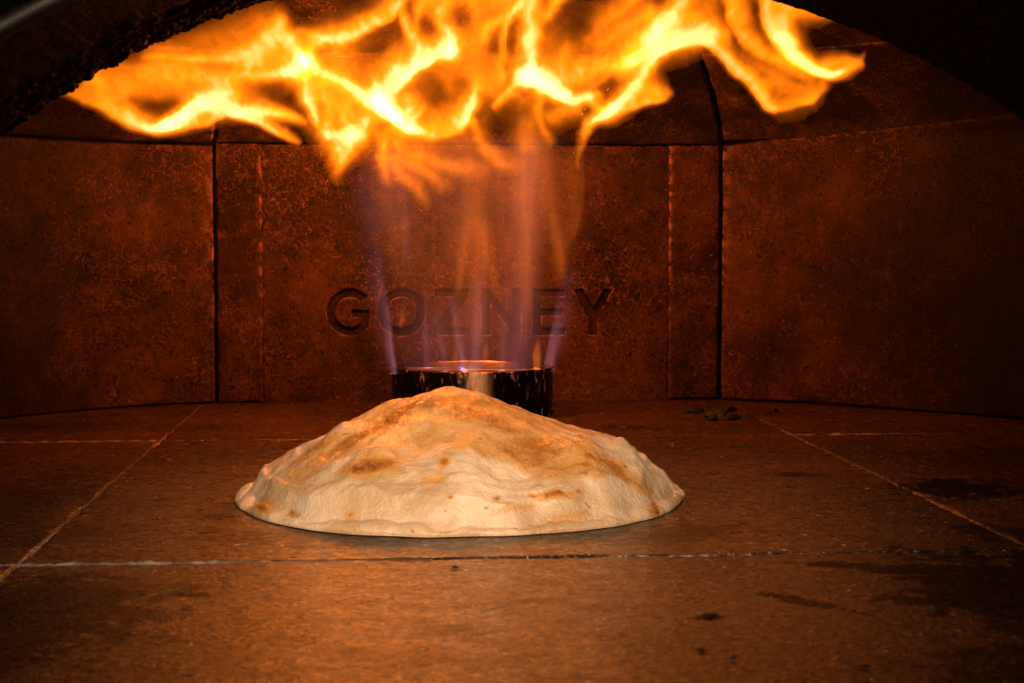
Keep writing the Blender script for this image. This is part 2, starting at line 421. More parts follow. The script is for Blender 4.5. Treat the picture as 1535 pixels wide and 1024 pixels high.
LL = plan(LEFT)[1][-1]; RL = plan(RIGHT)[1][-1]; CL = .504
wall_stone('wall_stone', LEFT, 0, LL, -.004, .2545, M['wall'], 1, ns=90, nt=50, wear=(1, 0, 0, .25), **kw)
wall_stone('wall_stone', RIGHT, 0, RL, -.004, .257, M['wall'], 2, ns=90, nt=50, tilt=.06, wear=(1, 0, 0, .35), **kw)
# centre stone: two raised side strips and the recessed lettered panel between them
wall_stone('wall_stone', CENT, 0, .0462, -.004, .257, M['wall'], 3, gap=.0012, ns=16, nt=60, wear=(.2, 1, 0, .4), **kw)
wall_stone('wall_stone', CENT, .451, CL, -.004, .257, M['wall'], 4, gap=.0012, ns=16, nt=60, wear=(1, .2, 0, .4), **kw)
wall_stone('upper_stone', LEFT, 0, LL, .256, .335, M['upper'], 5, ns=90, nt=30, wear=(.8, 0, 0, .3), **kw)
wall_stone('upper_stone', RIGHT, 0, RL, .2585, .335, M['upper'], 6, ns=90, nt=30, wear=(.5, 0, 0, .3), outward=.0028, **kw)
wall_stone('upper_stone', CENT, 0, CL, .2566, .335, M['upper'], 7, ns=60, nt=30, **kw)
wall_stone('roof_stone', LEFT, 0, LL, .3355, .4295, M['roof'], 8, ns=60, nt=40, **kw)
wall_stone('roof_stone', RIGHT, 0, RL, .3355, .4295, M['roof'], 9, ns=60, nt=40, **kw)
wall_stone('roof_stone', CENT, 0, CL, .3355, .4295, M['roof'], 10, ns=60, nt=40, **kw)
# dark core behind the joints
def core_shell():
    pts = np.array(list(reversed(LEFT)) + RIGHT); vs = []; fs = []
    for (z, s) in PROF:
        for x, y in pts:
            vs.append((CX + (x - CX) * (s * 1.035 + .004), CY + (y - CY) * (s * 1.035 + .004), z * 1.02 + (.008 if z > .25 else -.01)))
    n = len(pts)
    for k in range(len(PROF) - 1):
        for i in range(n - 1):
            a = k * n + i; fs.append((a, a + n, a + n + 1, a + 1))
    mesh_obj('joint_core', vs, fs, M['gap'], wall)
core_shell()

def lettered_panel():
    x0, x1, z0, z1 = -.1262, .2803, -.004, .2556
    cu = bpy.data.curves.new('p', 'CURVE'); cu.dimensions = '2D'; cu.fill_mode = 'BOTH'; cu.extrude = .0034; cu.bevel_depth = .0013; cu.bevel_resolution = 2; cu.offset = -.0013
    def poly(pts):
        sp = cu.splines.new('POLY'); sp.points.add(len(pts) - 1)
        for q, (x, z) in zip(sp.points, pts): q.co = (x, z, 0, 1)
        sp.use_cyclic_u = True
    # the plate's own outline, with points along it
    poly([(x0, z0), (x1, z0), (x1, z1), (x0, z1)])
    for P in LETTERS: poly([(a / 1000, b / 1000) for a, b in P])
    ob = bpy.data.objects.new('p', cu); COL.objects.link(ob)
    dg = bpy.context.evaluated_depsgraph_get()
    me = bpy.data.meshes.new_from_object(ob.evaluated_get(dg))
    bpy.data.objects.remove(ob)
    me.name = 'lettered_panel'
    o = bpy.data.objects.new('lettered_panel', me); COL.objects.link(o); o.parent = wall
    me.transform(__import__('mathutils').Matrix(((1, 0, 0, 0), (0, 0, -1, 1.6068), (0, 1, 0, 0), (0, 0, 0, 1))))
    me.materials.clear(); me.materials.append(M['wall'])
    co = np.empty(len(me.vertices) * 3); me.vertices.foreach_get('co', co); co = co.reshape(-1, 3)
    yf = co[:, 1].min(); wv = np.where((co[:, 1] > yf + .0003) & (co[:, 1] < yf + .0016), 2.2, 0.)  # paler letter rims: worn arrises, with their lit look painted in
    a = me.attributes.new('wear', 'FLOAT', 'POINT'); a.data.foreach_set('value', wv.astype(np.float32))  # worn arrises plus their painted lit look
    # floors of the engraved letters
    def posb(S, T): return np.stack([x0 + S, 0 * S + 1.6076, z0 + T], -1), np.stack([0 * S, 0 * S - 1, 0 * S], -1)
    b = slab('engraving_floor', posb, x1 - x0, z1 - z0, M['engraved'], wall, ns=40, nt=30, depth=.01, rough=.0004)
    return o
LETTERS = [
    [(-22.37, 105.61), (-25.04, 108.17), (-28.07, 110.28), (-31.4, 111.89), (-34.93, 112.95), (-38.59, 113.44), (-42.28, 113.35), (-45.92, 112.69), (-49.4, 111.46), (-52.65, 109.7), (-55.6, 107.45), (-58.15, 104.76), (-60.26, 101.71), (-61.87, 98.37), (-62.94, 94.81), (-63.45, 91.14), (-63.38, 87.43), (-62.74, 83.77), (-61.53, 80.27), (-59.79, 77.0), (-57.57, 74.04), (-54.91, 71.47), (-51.88, 69.35), (-48.55, 67.73), (-45.02, 66.66), (-41.35, 66.16), (-37.65, 66.24), (-34.01, 66.9), (-30.52, 68.13), (-27.25, 69.89), (-24.3, 72.15), (-21.13, 75.73), (-21.03, 92.43), (-37.96, 92.48), (-38.01, 84.48), (-29.38, 84.45), (-29.42, 79.1), (-30.44, 78.28), (-32.33, 76.94), (-34.4, 75.9), (-36.6, 75.2), (-38.88, 74.85), (-41.19, 74.85), (-43.47, 75.21), (-45.67, 75.93), (-47.72, 76.97), (-49.6, 78.32), (-51.24, 79.95), (-52.61, 81.81), (-53.68, 83.86), (-54.42, 86.05), (-54.82, 88.34), (-54.86, 90.66), (-54.55, 92.95), (-53.88, 95.18), (-52.89, 97.27), (-51.59, 99.19), (-50.01, 100.88), (-48.19, 102.31), (-46.17, 103.44), (-44.01, 104.25), (-41.75, 104.71), (-39.44, 104.81), (-37.15, 104.56), (-34.93, 103.96), (-32.82, 103.01), (-30.89, 101.76), (-29.17, 100.21)],
    [(35.25, 89.57), (35.06, 92.72), (34.45, 95.81), (33.45, 98.79), (32.07, 101.62), (30.34, 104.25), (28.27, 106.62), (25.92, 108.7), (23.31, 110.45), (20.5, 111.85), (17.54, 112.87), (14.46, 113.49), (11.33, 113.7), (8.2, 113.5), (5.13, 112.89), (2.15, 111.89), (-0.66, 110.51), (-3.28, 108.77), (-5.64, 106.7), (-7.72, 104.35), (-9.47, 101.74), (-10.87, 98.92), (-11.89, 95.95), (-12.52, 92.87), (-12.74, 89.73), (-12.55, 86.59), (-11.96, 83.5), (-10.96, 80.52), (-9.59, 77.69), (-7.86, 75.06), (-5.81, 72.69), (-3.46, 70.6), (-0.86, 68.84), (1.95, 67.43), (4.92, 66.41), (7.99, 65.78), (11.13, 65.56), (14.26, 65.75), (17.35, 66.35), (20.33, 67.35), (23.15, 68.74), (25.78, 70.48), (28.15, 72.55), (30.23, 74.91), (31.99, 77.53), (33.39, 80.35), (34.41, 83.33), (35.04, 86.43)],
    [(26.57, 89.6), (26.45, 91.61), (26.06, 93.58), (25.42, 95.49), (24.54, 97.3), (23.43, 98.97), (22.12, 100.49), (20.61, 101.82), (18.95, 102.94), (17.16, 103.83), (15.26, 104.49), (13.29, 104.88), (11.3, 105.02), (9.29, 104.89), (7.33, 104.51), (5.43, 103.87), (3.63, 102.98), (1.96, 101.87), (0.45, 100.55), (-0.88, 99.04), (-2.0, 97.38), (-2.9, 95.58), (-3.55, 93.68), (-3.95, 91.71), (-4.09, 89.7), (-3.97, 87.69), (-3.59, 85.72), (-2.95, 83.81), (-2.08, 82.01), (-0.97, 80.33), (0.34, 78.81), (1.84, 77.48), (3.51, 76.36), (5.3, 75.46), (7.2, 74.8), (9.16, 74.4), (11.16, 74.26), (13.17, 74.39), (15.14, 74.77), (17.04, 75.41), (18.84, 76.29), (20.52, 77.41), (22.03, 78.73), (23.36, 80.24), (24.49, 81.91), (25.38, 83.71), (26.03, 85.62), (26.43, 87.59)],
    [(44.01, 113.29), (78.81, 113.22), (78.79, 105.85), (55.94, 74.42), (79.41, 74.32), (79.4, 66.26), (42.53, 66.42), (42.56, 73.8), (66.06, 105.21), (43.99, 105.27)],
    [(91.49, 66.21), (91.55, 113.19), (98.93, 113.17), (122.46, 81.55), (122.46, 113.12), (131.21, 113.1), (131.23, 66.03), (123.81, 66.06), (100.26, 97.74), (100.23, 66.17)],
    [(142.71, 65.98), (142.67, 113.08), (175.08, 113.0), (175.1, 104.93), (151.45, 104.99), (151.46, 93.56), (173.09, 93.49), (173.11, 85.41), (151.47, 85.48), (151.48, 74.03), (175.84, 73.93), (175.86, 65.83)],
    [(199.6, 65.73), (199.54, 83.96), (183.2, 112.99), (193.36, 112.96), (204.27, 92.72), (215.06, 112.92), (224.57, 112.89), (208.37, 83.93), (208.43, 65.69)],
]
lettered_panel()

# ------------------------------------------------------------------ oven mouth: low arch tunnel between the camera and the fire
mouth = tag(empty('oven_mouth'), kind='structure')
AX, AZ0, AR, AHW = .078, -.145, .4395, .335
def arch_pts(n=120):
    a1 = math.asin(AHW / AR); pts = []
    ztop = AZ0 + AR * cos(a1)
    for z in np.linspace(-.01, ztop, 24, endpoint=False): pts.append((AX - AHW, z))
    for a in np.linspace(-a1, a1, n): pts.append((AX + AR * sin(a), AZ0 + AR * cos(a)))
    for z in np.linspace(ztop, -.01, 24)[1:]: pts.append((AX + AHW, z))
    return np.array(pts)
def build_mouth():
    A = arch_pts(1300); n = len(A)
    ys = np.concatenate([np.linspace(.60, .72, 10), np.linspace(.73, .7985, 34), [.8, .8012]])
    vs = []; fs = []
    d = np.gradient(A, axis=0); nn = np.stack([d[:, 1], -d[:, 0]], -1); nn /= np.linalg.norm(nn, axis=1)[:, None]   # into the opening (down/inwards)
    for k, y in enumerate(ys):
        amp = .0008 + .0019 * np.clip((y - .70) / .1, 0, 1)
        left = np.clip((.16 - A[:, 0]) / .12, .22, 1)
        w = amp * left * (fbm(A[:, 0] * 260, A[:, 1] * 260, np.full(n, y * 260), 3, 4) + (.35) * fbm(A[:, 0] * 45, A[:, 1] * 45, np.full(n, y * 45), 8, 2))
        off = np.where(y > .8004, -.004, 0)
        P = A + nn * (w + off - .0050 * left)[:, None]
        for q in P: vs.append((q[0], y, q[1]))
    m = len(ys)
    for k in range(m - 1):
        for i in range(n - 1):
            a = k * n + i; fs.append((a, a + 1, a + n + 1, a + n))
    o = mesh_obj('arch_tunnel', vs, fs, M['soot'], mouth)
    # inner and outer faces round the opening
    for y, sgn, nm, r0 in ((.8012, 1, 'inner_face', -.004), (.60, -1, 'outer_face', .0)):
        v2 = []; f2 = []
        for i in range(n):
            x, z = vs[(m - 1) * n + i][0::2] if sgn > 0 else vs[i][0::2]
            v2.append((x, y, z))
        for i in range(n):
            x, z = A[i]; dx, dz = x - AX, z - .05
            k = 1.0 / max(abs(dx) / .70, abs(dz) / .50, 1e-6)
            v2.append((AX + dx * k, y, max(.05 + dz * k, -.01)))
        for i in range(n - 1): f2.append((i, i + 1, n + i + 1, n + i))
        mesh_obj(nm, v2, f2, M['soot'], mouth, smooth=False)
    # rolled steel trim round the outer edge
    v3 = []; f3 = []; r = .0045; K = 8; A2 = arch_pts(90); d2 = np.gradient(A2, axis=0); n2 = np.stack([d2[:, 1], -d2[:, 0]], -1); n2 /= np.linalg.norm(n2, axis=1)[:, None]
    for q, u in zip(A2, n2):
        for k in range(K):
            c, s_ = cos(2 * pi * k / K), sin(2 * pi * k / K)
            v3.append((q[0] + u[0] * r * c * .8, .597 + r * s_, q[1] + u[1] * r * c * .8))
    for i in range(len(A2) - 1):
        for k in range(K): f3.append((i * K + k, i * K + (k + 1) % K, (i + 1) * K + (k + 1) % K, (i + 1) * K + k))
    mesh_obj('arch_trim', v3, f3, M['trim'], mouth)
build_mouth()

# ------------------------------------------------------------------ gas burner
burner = tag(empty('gas_burner', (.0764, 1.490, 0)), 'round black steel gas burner ring standing before the back wall', 'burner')
def lathe(name, prof_, mat, parent, n=96):
    vs = []; fs = []; m = len(prof_)
    for k in range(n):
        a = 2 * pi * k / n
        for r, z in prof_: vs.append((r * cos(a), r * sin(a), z))
    for k in range(n):
        for i in range(m - 1):
            fs.append((k * m + i, ((k + 1) % n) * m + i, ((k + 1) % n) * m + i + 1, k * m + i + 1))
    return mesh_obj(name, vs, fs, mat, parent)
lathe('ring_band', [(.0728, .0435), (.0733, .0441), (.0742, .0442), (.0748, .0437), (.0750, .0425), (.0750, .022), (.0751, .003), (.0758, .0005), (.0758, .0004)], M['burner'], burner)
lathe('inner_lining', [(.0727, .0434), (.0722, .0425), (.0722, .002)], M['bare_and_glint'], burner)
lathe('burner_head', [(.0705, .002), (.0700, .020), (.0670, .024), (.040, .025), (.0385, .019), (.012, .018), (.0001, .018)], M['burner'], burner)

# ------------------------------------------------------------------ calzone
BX, BY, BR = .0432, .995, .1395
PX = np.array([-.1395, -.128, -.122, -.105, -.0715, -.042, -.021, 0, .021, .046, .076, .101, .114, .130, .1395])
PZ = np.array([.006, .0130, .0180, .0300, .0465, .0590, .0650, .0660, .0610, .0525, .0440, .0350, .0245, .0135, .006])
def bread_R(th):
    return BR * (1 + .035 * n3(np.cos(th) * 2.2 + 5, np.sin(th) * 2.2, 0, 31) + .022 * n3(np.cos(th) * 6, np.sin(th) * 6, 2, 32) + .006 * n3(np.cos(th) * 18, np.sin(th) * 18, 2, 33))
def bread_h(x, y):
    r = np.hypot(x, y); th = np.arctan2(y, x); R = bread_R(th); rho = np.clip(r / R, 0, 1)
    ridge = np.interp(np.clip(x + .012 * n3(x * 20, y * 20, 0, 40) + .10 * y * (y < 0) * .3, -.139, .139), PX, PZ)
    ye = np.sqrt(np.clip(R * R - x * x, 1e-6, None)); tq = np.clip(np.abs(y + .006) / ye, 0, 1)
    dome = ridge * np.clip(1 - tq ** 1.95, 0, 1) ** .88
    fr = np.clip(1 - rho, 0, 1)
    lumps = .0065 * fbm(x * 15, y * 15, 0, 41, 2) + .0040 * n3(x * 38, y * 38, 1, 43) + .0030 * n3(x * 80, y * 90, 1, 45) + .0010 * n3(x * 210, y * 210, 1, 48)
    # folds running round the lower front
    fold = .0024 * n3(x * 22 + 2 * n3(x * 40, y * 40, 0, 47), rho * 34, 0, 46) * np.clip((rho - .55) / .2, 0, 1)
    z = dome + (lumps * np.clip(fr * 5, 0, 1)) + fold
    for bx, by, br, bz in BUMPS: z = z + bz * np.exp(-(((x - bx) / br) ** 2 + ((y - by) / (br * 1.1)) ** 2))
    # crimped lip: a thin pinched roll, the dough rises behind a shallow crease
    lw = .0080 + .0070 * n3(np.cos(th) * 7, np.sin(th) * 7, 0, 51)
    k = np.clip((R - r) / lw, 0, 4)
    lip_h = .0052 + .0050 * n3(np.cos(th) * 9, np.sin(th) * 9, 0, 52) + .0016 * n3(np.cos(th) * 24, np.sin(th) * 24, 0, 55)
    lip = lip_h * np.sqrt(np.clip(1 - (1 - np.clip(k, 0, 2)) ** 2, 0, 1)) + .0003 * np.sin(th * 52 + 14 * n3(np.cos(th) * 5, np.sin(th) * 5, 0, 53)) * np.exp(-((k - .8) / .5) ** 2)
    body = np.maximum(z, 0) * np.clip((k - .35 - .6 * n3(np.cos(th) * 8, np.sin(th) * 8, 1, 57)) / 1.4, 0, 1) ** .65
    d = body - lip; s = .0016
    return np.where(k > 1, np.maximum(lip * np.clip(2 - k, 0, 1), 0), lip) * (d < -s) + body * (d > s) + np.where(np.abs(d) <= s, np.maximum(body, lip) - .25 * (s - np.abs(d)), 0)
BUMPS = [
    (-0.0584, -0.0852, 0.0126, 0.0035),
    (-0.0470, -0.0879, 0.0076, 0.0030),
    (-0.0625, -0.0909, 0.0059, 0.0030),
    (-0.0141, -0.1014, 0.0046, 0.0030),
    (-0.0555, -0.1112, 0.0055, 0.0030),
    (-0.0559, -0.1109, 0.0025, -0.0015),
    (-0.0718, -0.0254, 0.0126, 0.0050),
    (-0.1035, 0.2050, 0.0109, 0.0060),
    (0.0706, -0.0749, 0.0126, 0.0050),
    (0.0517, -0.0689, 0.0168, 0.0040),
    (0.0931, -0.0402, 0.0126, 0.0060),
    (0.1030, -0.0559, 0.0126, 0.0050),
    (0.0752, -0.0997, 0.0168, 0.0040),
    (0.0218, -0.1037, 0.0210, -0.0040),
    (-0.0301, -0.0737, 0.0168, -0.0030),
    (-0.0023, -0.1352, 0.0253, 0.0030),
    (-0.0827, -0.1042, 0.0126, 0.0030),
    (-0.0383, -0.1295, 0.0168, -0.0030),
    (0.1112, -0.0792, 0.0034, -0.0040),
    (-0.1167, -0.0704, 0.0051, 0.0020),
    (0.0617, -0.1012, 0.0084, -0.0030),
    (-0.0214, -0.0299, 0.0084, 0.0030),
    (0.0112, -0.0246, 0.0084, 0.0020),
]
TOAST = [
    (-0.0561, 0.0188, 0.0166, 0.0045, 0.175, 1.05, -0.089),
    (-0.0607, 0.0177, 0.0068, 0.0030, 0.087, 1.30, -0.087),
    (-0.0474, 0.0213, 0.0083, 0.0038, -0.349, 0.70, -0.090),
    (-0.0142, 0.0204, 0.0033, 0.0033, -0.000, 1.10, -0.102),
    (-0.0197, 0.0115, 0.0088, 0.0044, 0.349, 0.60, -0.113),
    (-0.0691, 0.0329, 0.0275, 0.0039, 0.524, 0.85, -0.051),
    (-0.0416, 0.0488, 0.0278, 0.0036, 0.559, 0.80, -0.040),
    (-0.0895, 0.0296, 0.0160, 0.0036, 0.524, 0.70, -0.034),
    (-0.0215, 0.0560, 0.0200, 0.0032, 0.087, 0.50, -0.036),
    (-0.0943, 0.0183, 0.0195, 0.0078, 0.524, 0.35, -0.057),
    (0.0345, 0.0243, 0.0416, 0.0098, -0.209, 0.60, -0.087),
    (0.0434, 0.0290, 0.0230, 0.0054, -0.175, 0.70, -0.074),
    (0.0655, 0.0163, 0.0266, 0.0053, -0.087, 0.60, -0.085),
    (0.0907, 0.0143, 0.0192, 0.0046, -0.611, 0.90, -0.071),
    (0.0792, 0.0203, 0.0193, 0.0035, -0.349, 0.80, -0.069),
    (0.0701, 0.0183, 0.0053, 0.0027, -0.000, 1.00, -0.079),
    (0.0471, 0.0016, 0.0125, 0.0026, 0.140, 0.90, -0.114),
    (0.0496, 0.0033, 0.0029, 0.0018, -0.000, 1.20, -0.111),
    (0.0612, 0.0040, 0.0026, 0.0015, -0.000, 1.10, -0.105),
    (0.0354, 0.0010, 0.0036, 0.0018, -0.000, 0.90, -0.119),
    (0.0273, -0.0052, 0.0181, 0.0029, 0.087, 0.50, -0.128),
    (-0.1171, -0.0038, 0.0054, 0.0035, -0.349, 1.15, -0.071),
    (-0.1140, -0.0016, 0.0054, 0.0031, -0.349, 0.70, -0.071),
    (-0.0981, -0.0062, 0.0026, 0.0023, -0.000, 1.00, -0.095),
    (-0.0668, -0.0073, 0.0029, 0.0033, -0.000, 0.70, -0.117),
    (0.1092, -0.0060, 0.0027, 0.0046, -0.175, 1.20, -0.084),
    (0.1102, -0.0080, 0.0019, 0.0023, -0.000, 1.40, -0.085),
    (0.1045, 0.0064, 0.0154, 0.0054, -0.611, 0.60, -0.071),
    (0.0573, -0.0094, 0.0218, 0.0025, 0.262, 0.50, -0.123),
    (0.0148, 0.0012, 0.0022, 0.0015, -0.000, 1.00, -0.124),
    (-0.0109, 0.0024, 0.0022, 0.0015, -0.000, 0.90, -0.124),
    (0.0200, -0.0035, 0.0018, 0.0011, -0.000, 0.80, -0.128),
    (0.0097, 0.0487, 0.0236, 0.0055, -0.209, 0.45, -0.052),
    (0.0248, 0.0404, 0.0233, 0.0054, -0.244, 0.40, -0.063),
    (0.0027, 0.0576, 0.0281, 0.0040, -0.087, 0.50, -0.032),
    (-0.0529, 0.0010, 0.0026, 0.0022, -0.000, 0.25, -0.114),
]
def build_bread():
    nt, nr = 560, 170
    th = np.linspace(0, 2 * pi, nt, endpoint=False)
    q = np.concatenate([np.linspace(0.02, .82, nr - 70), np.linspace(.823, 1, 70)])
    TH, Q = np.meshgrid(th, q); R = bread_R(TH) * Q
    X = R * np.cos(TH); Y = R * np.sin(TH); Z = bread_h(X, Y) + .0012
    # undercut at the outer edge
    Z = np.where(Q > .9999, .0012, Z)
    vs = np.stack([X, Y, Z], -1).reshape(-1, 3).tolist(); m = len(q)
    fs = [(i * nt + j, i * nt + (j + 1) % nt, (i + 1) * nt + (j + 1) % nt, (i + 1) * nt + j) for i in range(m - 1) for j in range(nt)]
    c = len(vs); vs.append([0, 0, float(bread_h(np.array(0.), np.array(0.))) + .0012])
    fs += [(c, (j + 1) % nt, j)[::-1] for j in range(nt)]
    b = len(vs)
    for j in range(nt): vs.append([.996 * X[-1, j], .996 * Y[-1, j], .0006])
    fs += [((m - 1) * nt + j, (m - 1) * nt + (j + 1) % nt, b + (j + 1) % nt, b + j) for j in range(nt)]
    fs.append(tuple(b + j for j in range(nt))[::-1])
    o = mesh_obj('calzone', vs, fs, M['dough']); o.location = (BX, BY, 0)
    tag(o, 'golden puffed calzone with toasted patches baking on the stone floor', 'calzone')
    V = np.array(vs); to = np.zeros(len(V)); oil = np.zeros(len(V))
    wv = V[:, 2] * .989 + V[:, 1] * .148 + .0022 * fbm(V[:, 0] * 90, V[:, 1] * 90, V[:, 2] * 90, 66, 3)
    wu = V[:, 0] + .0035 * fbm(V[:, 0] * 90, V[:, 1] * 90, V[:, 2] * 90, 61, 3)
    for (tx, tv, rx, rv, ang, w, ty) in TOAST:       # scorch marks on the slope: across, up the slope
        u = (wu - tx) * cos(ang) + (wv - tv) * sin(ang); v = -(wu - tx) * sin(ang) + (wv - tv) * cos(ang)
        to = np.maximum(to, w * np.exp(-((u / rx) ** 2 + (v / rv) ** 2)) * np.exp(-((V[:, 1] - ty) / .05) ** 2))
    to = to + .44 * np.clip((V[:, 2] - .026 + .020 * fbm(V[:, 0] * 22, V[:, 1] * 22, 0, 75, 3)) / .022, 0, 1) + .15 * np.clip(fbm(V[:, 0] * 30, V[:, 1] * 30, 0, 71, 3) - .1, 0, 1)  # top browner: real toasting plus the flame's orange light painted in
    oil = np.clip(.25 + 1.6 * fbm(V[:, 0] * 28, V[:, 1] * 28, 2, 81, 3) + .5 * to, 0, 1)
    for nm, arr in (('toast_and_glow', to), ('oil', oil)):
        a = o.data.attributes.new(nm, 'FLOAT', 'POINT'); a.data.foreach_set('value', arr.astype(np.float32))
build_bread()

# ------------------------------------------------------------------ charred crumbs on the floor
def crumb(loc, size, label, seed, flat=.5, group='charred crumbs scattered on the oven floor', mat='char'):
    bm = bmesh.new(); bmesh.ops.create_icosphere(bm, subdivisions=3, radius=1)
    P = np.array([v.co[:] for v in bm.verts]); w = 1 + 1.0 * fbm(P[:, 0] * 1.3 + seed * 3, P[:, 1] * 1.3, P[:, 2] * 1.3, seed, 4)
    for v, k in zip(bm.verts, w):
        v.co *= float(k); v.co.x *= size[0]; v.co.y *= size[1]; v.co.z = max(v.co.z * size[2], -.15 * size[2]) + .15 * size[2]
    me = bpy.data.meshes.new('charred_crumb'); bm.to_mesh(me); bm.free(); me.materials.append(M[mat])
    me.polygons.foreach_set('use_smooth', [True] * len(me.polygons))
    o = bpy.data.objects.new(('charred_crumb' if mat == 'char' else 'sliver'), me); COL.objects.link(o); o.location = loc
    tag(o, label, 'crumb', group)
crumb((0.2987, 1.4207, .0005), (0.0130, 0.0091, 0.0055), 'largest charred crumb, on the floor near the back wall right of the burner', 1)
crumb((0.2874, 1.4161, .0005), (0.0047, 0.0033, 0.0037), 'charred crumb touching the left end of the largest crumb near the back wall', 2)
crumb((0.3125, 1.4251, .0005), (0.0053, 0.0037, 0.0040), 'charred crumb at the right end of the largest crumb near the back wall', 3)
crumb((0.3166, 1.4880, .0005), (0.0068, 0.0048, 0.0035), 'small reddish dark crumb lying behind the largest crumb near the back wall', 4)
crumb((0.2823, 1.4787, .0005), (0.0080, 0.0056, 0.0031), 'flat dark crumb just left of the largest crumb near the back wall', 5)
crumb((0.3057, 1.5194, .0005), (0.0032, 0.0022, 0.0024), 'tiny dark crumb close to the foot of the back wall, right of the burner', 6)
crumb((0.3585, 1.4729, .0005), (0.0037, 0.0026, 0.0023), 'small dark crumb right of the largest crumb, close to the back wall', 7)
crumb((-0.0100, 1.5249, .0005), (0.0076, 0.0053, 0.0016), 'thin pale sliver beside the left foot of the burner ring', 8, mat='mortar', group=None)
crumb((-0.0700, 1.5234, .0005), (0.0022, 0.0016, 0.0016), 'tiny dark crumb left of the burner near the back wall', 9)
crumb((0.1359, 0.6676, .0005), (0.0028, 0.0019, 0.0010), 'flat dark flake on the front floor stone right of the calzone', 10)
crumb((0.1202, 0.6095, .0005), (0.0013, 0.0009, 0.0009), 'small black speck on the front floor stone below the flat dark flake', 11)
crumb((0.1306, 0.5966, .0005), (0.0011, 0.0008, 0.0008), 'small black speck at the front, second from the flat dark flake', 12)
crumb((0.1772, 0.5815, .0005), (0.0018, 0.0013, 0.0009), 'black crumb nearest the bottom right corner', 13)
crumb((0.0313, 0.7766, .0005), (0.0015, 0.0010, 0.0008), 'small black crumb just before the front edge of the calzone', 14)

# ------------------------------------------------------------------ fire
def catmull(P, step):
    P = np.array(P, float)
    if len(P) == 2: P = np.vstack([P[0], (P[0] + P[1]) / 2, P[1]])
    Q = np.vstack([2 * P[0] - P[1], P, 2 * P[-1] - P[-2]]); out = []
    for i in range(len(P) - 1):
        p0, p1, p2, p3 = Q[i:i + 4]; n = max(2, int(np.hypot(*(p2 - p1)[:2]) / step)); t = np.linspace(0, 1, n, endpoint=False)[:, None]
        c = .5 * (2 * p1 + (p2 - p0) * t + (2 * p0 - 5 * p1 + 4 * p2 - p3) * t ** 2 + (3 * p1 - p0 - 3 * p2 + p3) * t ** 3)
        c[:, 2:] = p1[2:] + (p2 - p1)[2:] * t; out.append(c)
    out.append(P[-1:]); return np.vstack(out)
def ribbon(pts, GX, GZ):
    """brightness of one streak of flame (x, z, soft width on either side, strength; millimetres)"""
    C = catmull(pts, 1.6); T = np.gradient(C[:, :2], axis=0); T /= np.hypot(T[:, 0], T[:, 1])[:, None] + 1e-9
    m = C[:, 2:4].max() * 3.2; B = np.zeros(GX.shape)
    sel = (GX > C[:, 0].min() - m) & (GX < C[:, 0].max() + m) & (GZ > C[:, 1].min() - m) & (GZ < C[:, 1].max() + m)
    x = GX[sel]; z = GZ[sel]; best = np.zeros(x.shape)
    for (cx, cz, wl, wr, a), (tx, tz) in zip(C, T):
        dx = x - cx; dz = z - cz; n = tz * dx - tx * dz; l = tx * dx + tz * dz; mw = min(wl, wr)
        w = wl + (wr - wl) / (1 + np.exp(np.clip(-n / (.25 * mw + .17), -50, 50)))
        r = np.sqrt((n / w) ** 2 + (np.maximum(np.abs(l) - 1.1, 0) / min(max(mw, 1.7), 7)) ** 2)
        best = np.maximum(best, a * (.72 * np.exp(-r * r) + .28 * np.exp(-1.1 * r) - .016))
    B[sel] = best; return B
def sheet(name, GX, GZ, Y0, Tk, mat, parent, eps):
    """closed lens-like body of burning gas: thickness Tk (m) about the wavy middle surface Y0"""
    Tk = np.where(Tk < eps, 0, Tk)
    on = Tk > 0
    cell = on[:-1, :-1] | on[1:, :-1] | on[:-1, 1:] | on[1:, 1:]
    use = np.zeros(Tk.shape, bool)
    for a in (slice(0, -1), slice(1, None)):
        for b in (slice(0, -1), slice(1, None)): use[a, b] |= cell
    idf = -np.ones(Tk.shape, int); idb = idf.copy()
    X = GX / 1000; Z = GZ / 1000
    f = np.argwhere(use); idf[use] = np.arange(len(f))
    vs = np.stack([X[use], (Y0 - Tk * .5)[use], Z[use]], -1)
    bk = use & on
    idb[use] = idf[use]; idb[bk] = len(f) + np.arange(bk.sum())
    vs = np.vstack([vs, np.stack([X[bk], (Y0 + Tk * .5)[bk], Z[bk]], -1)])
    i, j = np.nonzero(cell)
    F1 = np.stack([idf[i, j], idf[i, j + 1], idf[i + 1, j + 1], idf[i + 1, j]], -1)
    F2 = np.stack([idb[i, j], idb[i + 1, j], idb[i + 1, j + 1], idb[i, j + 1]], -1)
    Fq = np.vstack([F1, F2]); 
    me = bpy.data.meshes.new(name); me.vertices.add(len(vs)); me.vertices.foreach_set('co', vs.astype(np.float32).ravel())
    me.loops.add(Fq.size); me.loops.foreach_set('vertex_index', Fq.astype(np.int32).ravel())
    me.polygons.add(len(Fq)); me.polygons.foreach_set('loop_start', (np.arange(len(Fq)) * 4).astype(np.int32))
    me.update(calc_edges=True); me.validate()
    me.materials.append(mat)
    o = bpy.data.objects.new(name, me); COL.objects.link(o); o.parent = parent
    o.matrix_parent_inverse = parent.matrix_world.inverted() if False else o.matrix_parent_inverse
    return o
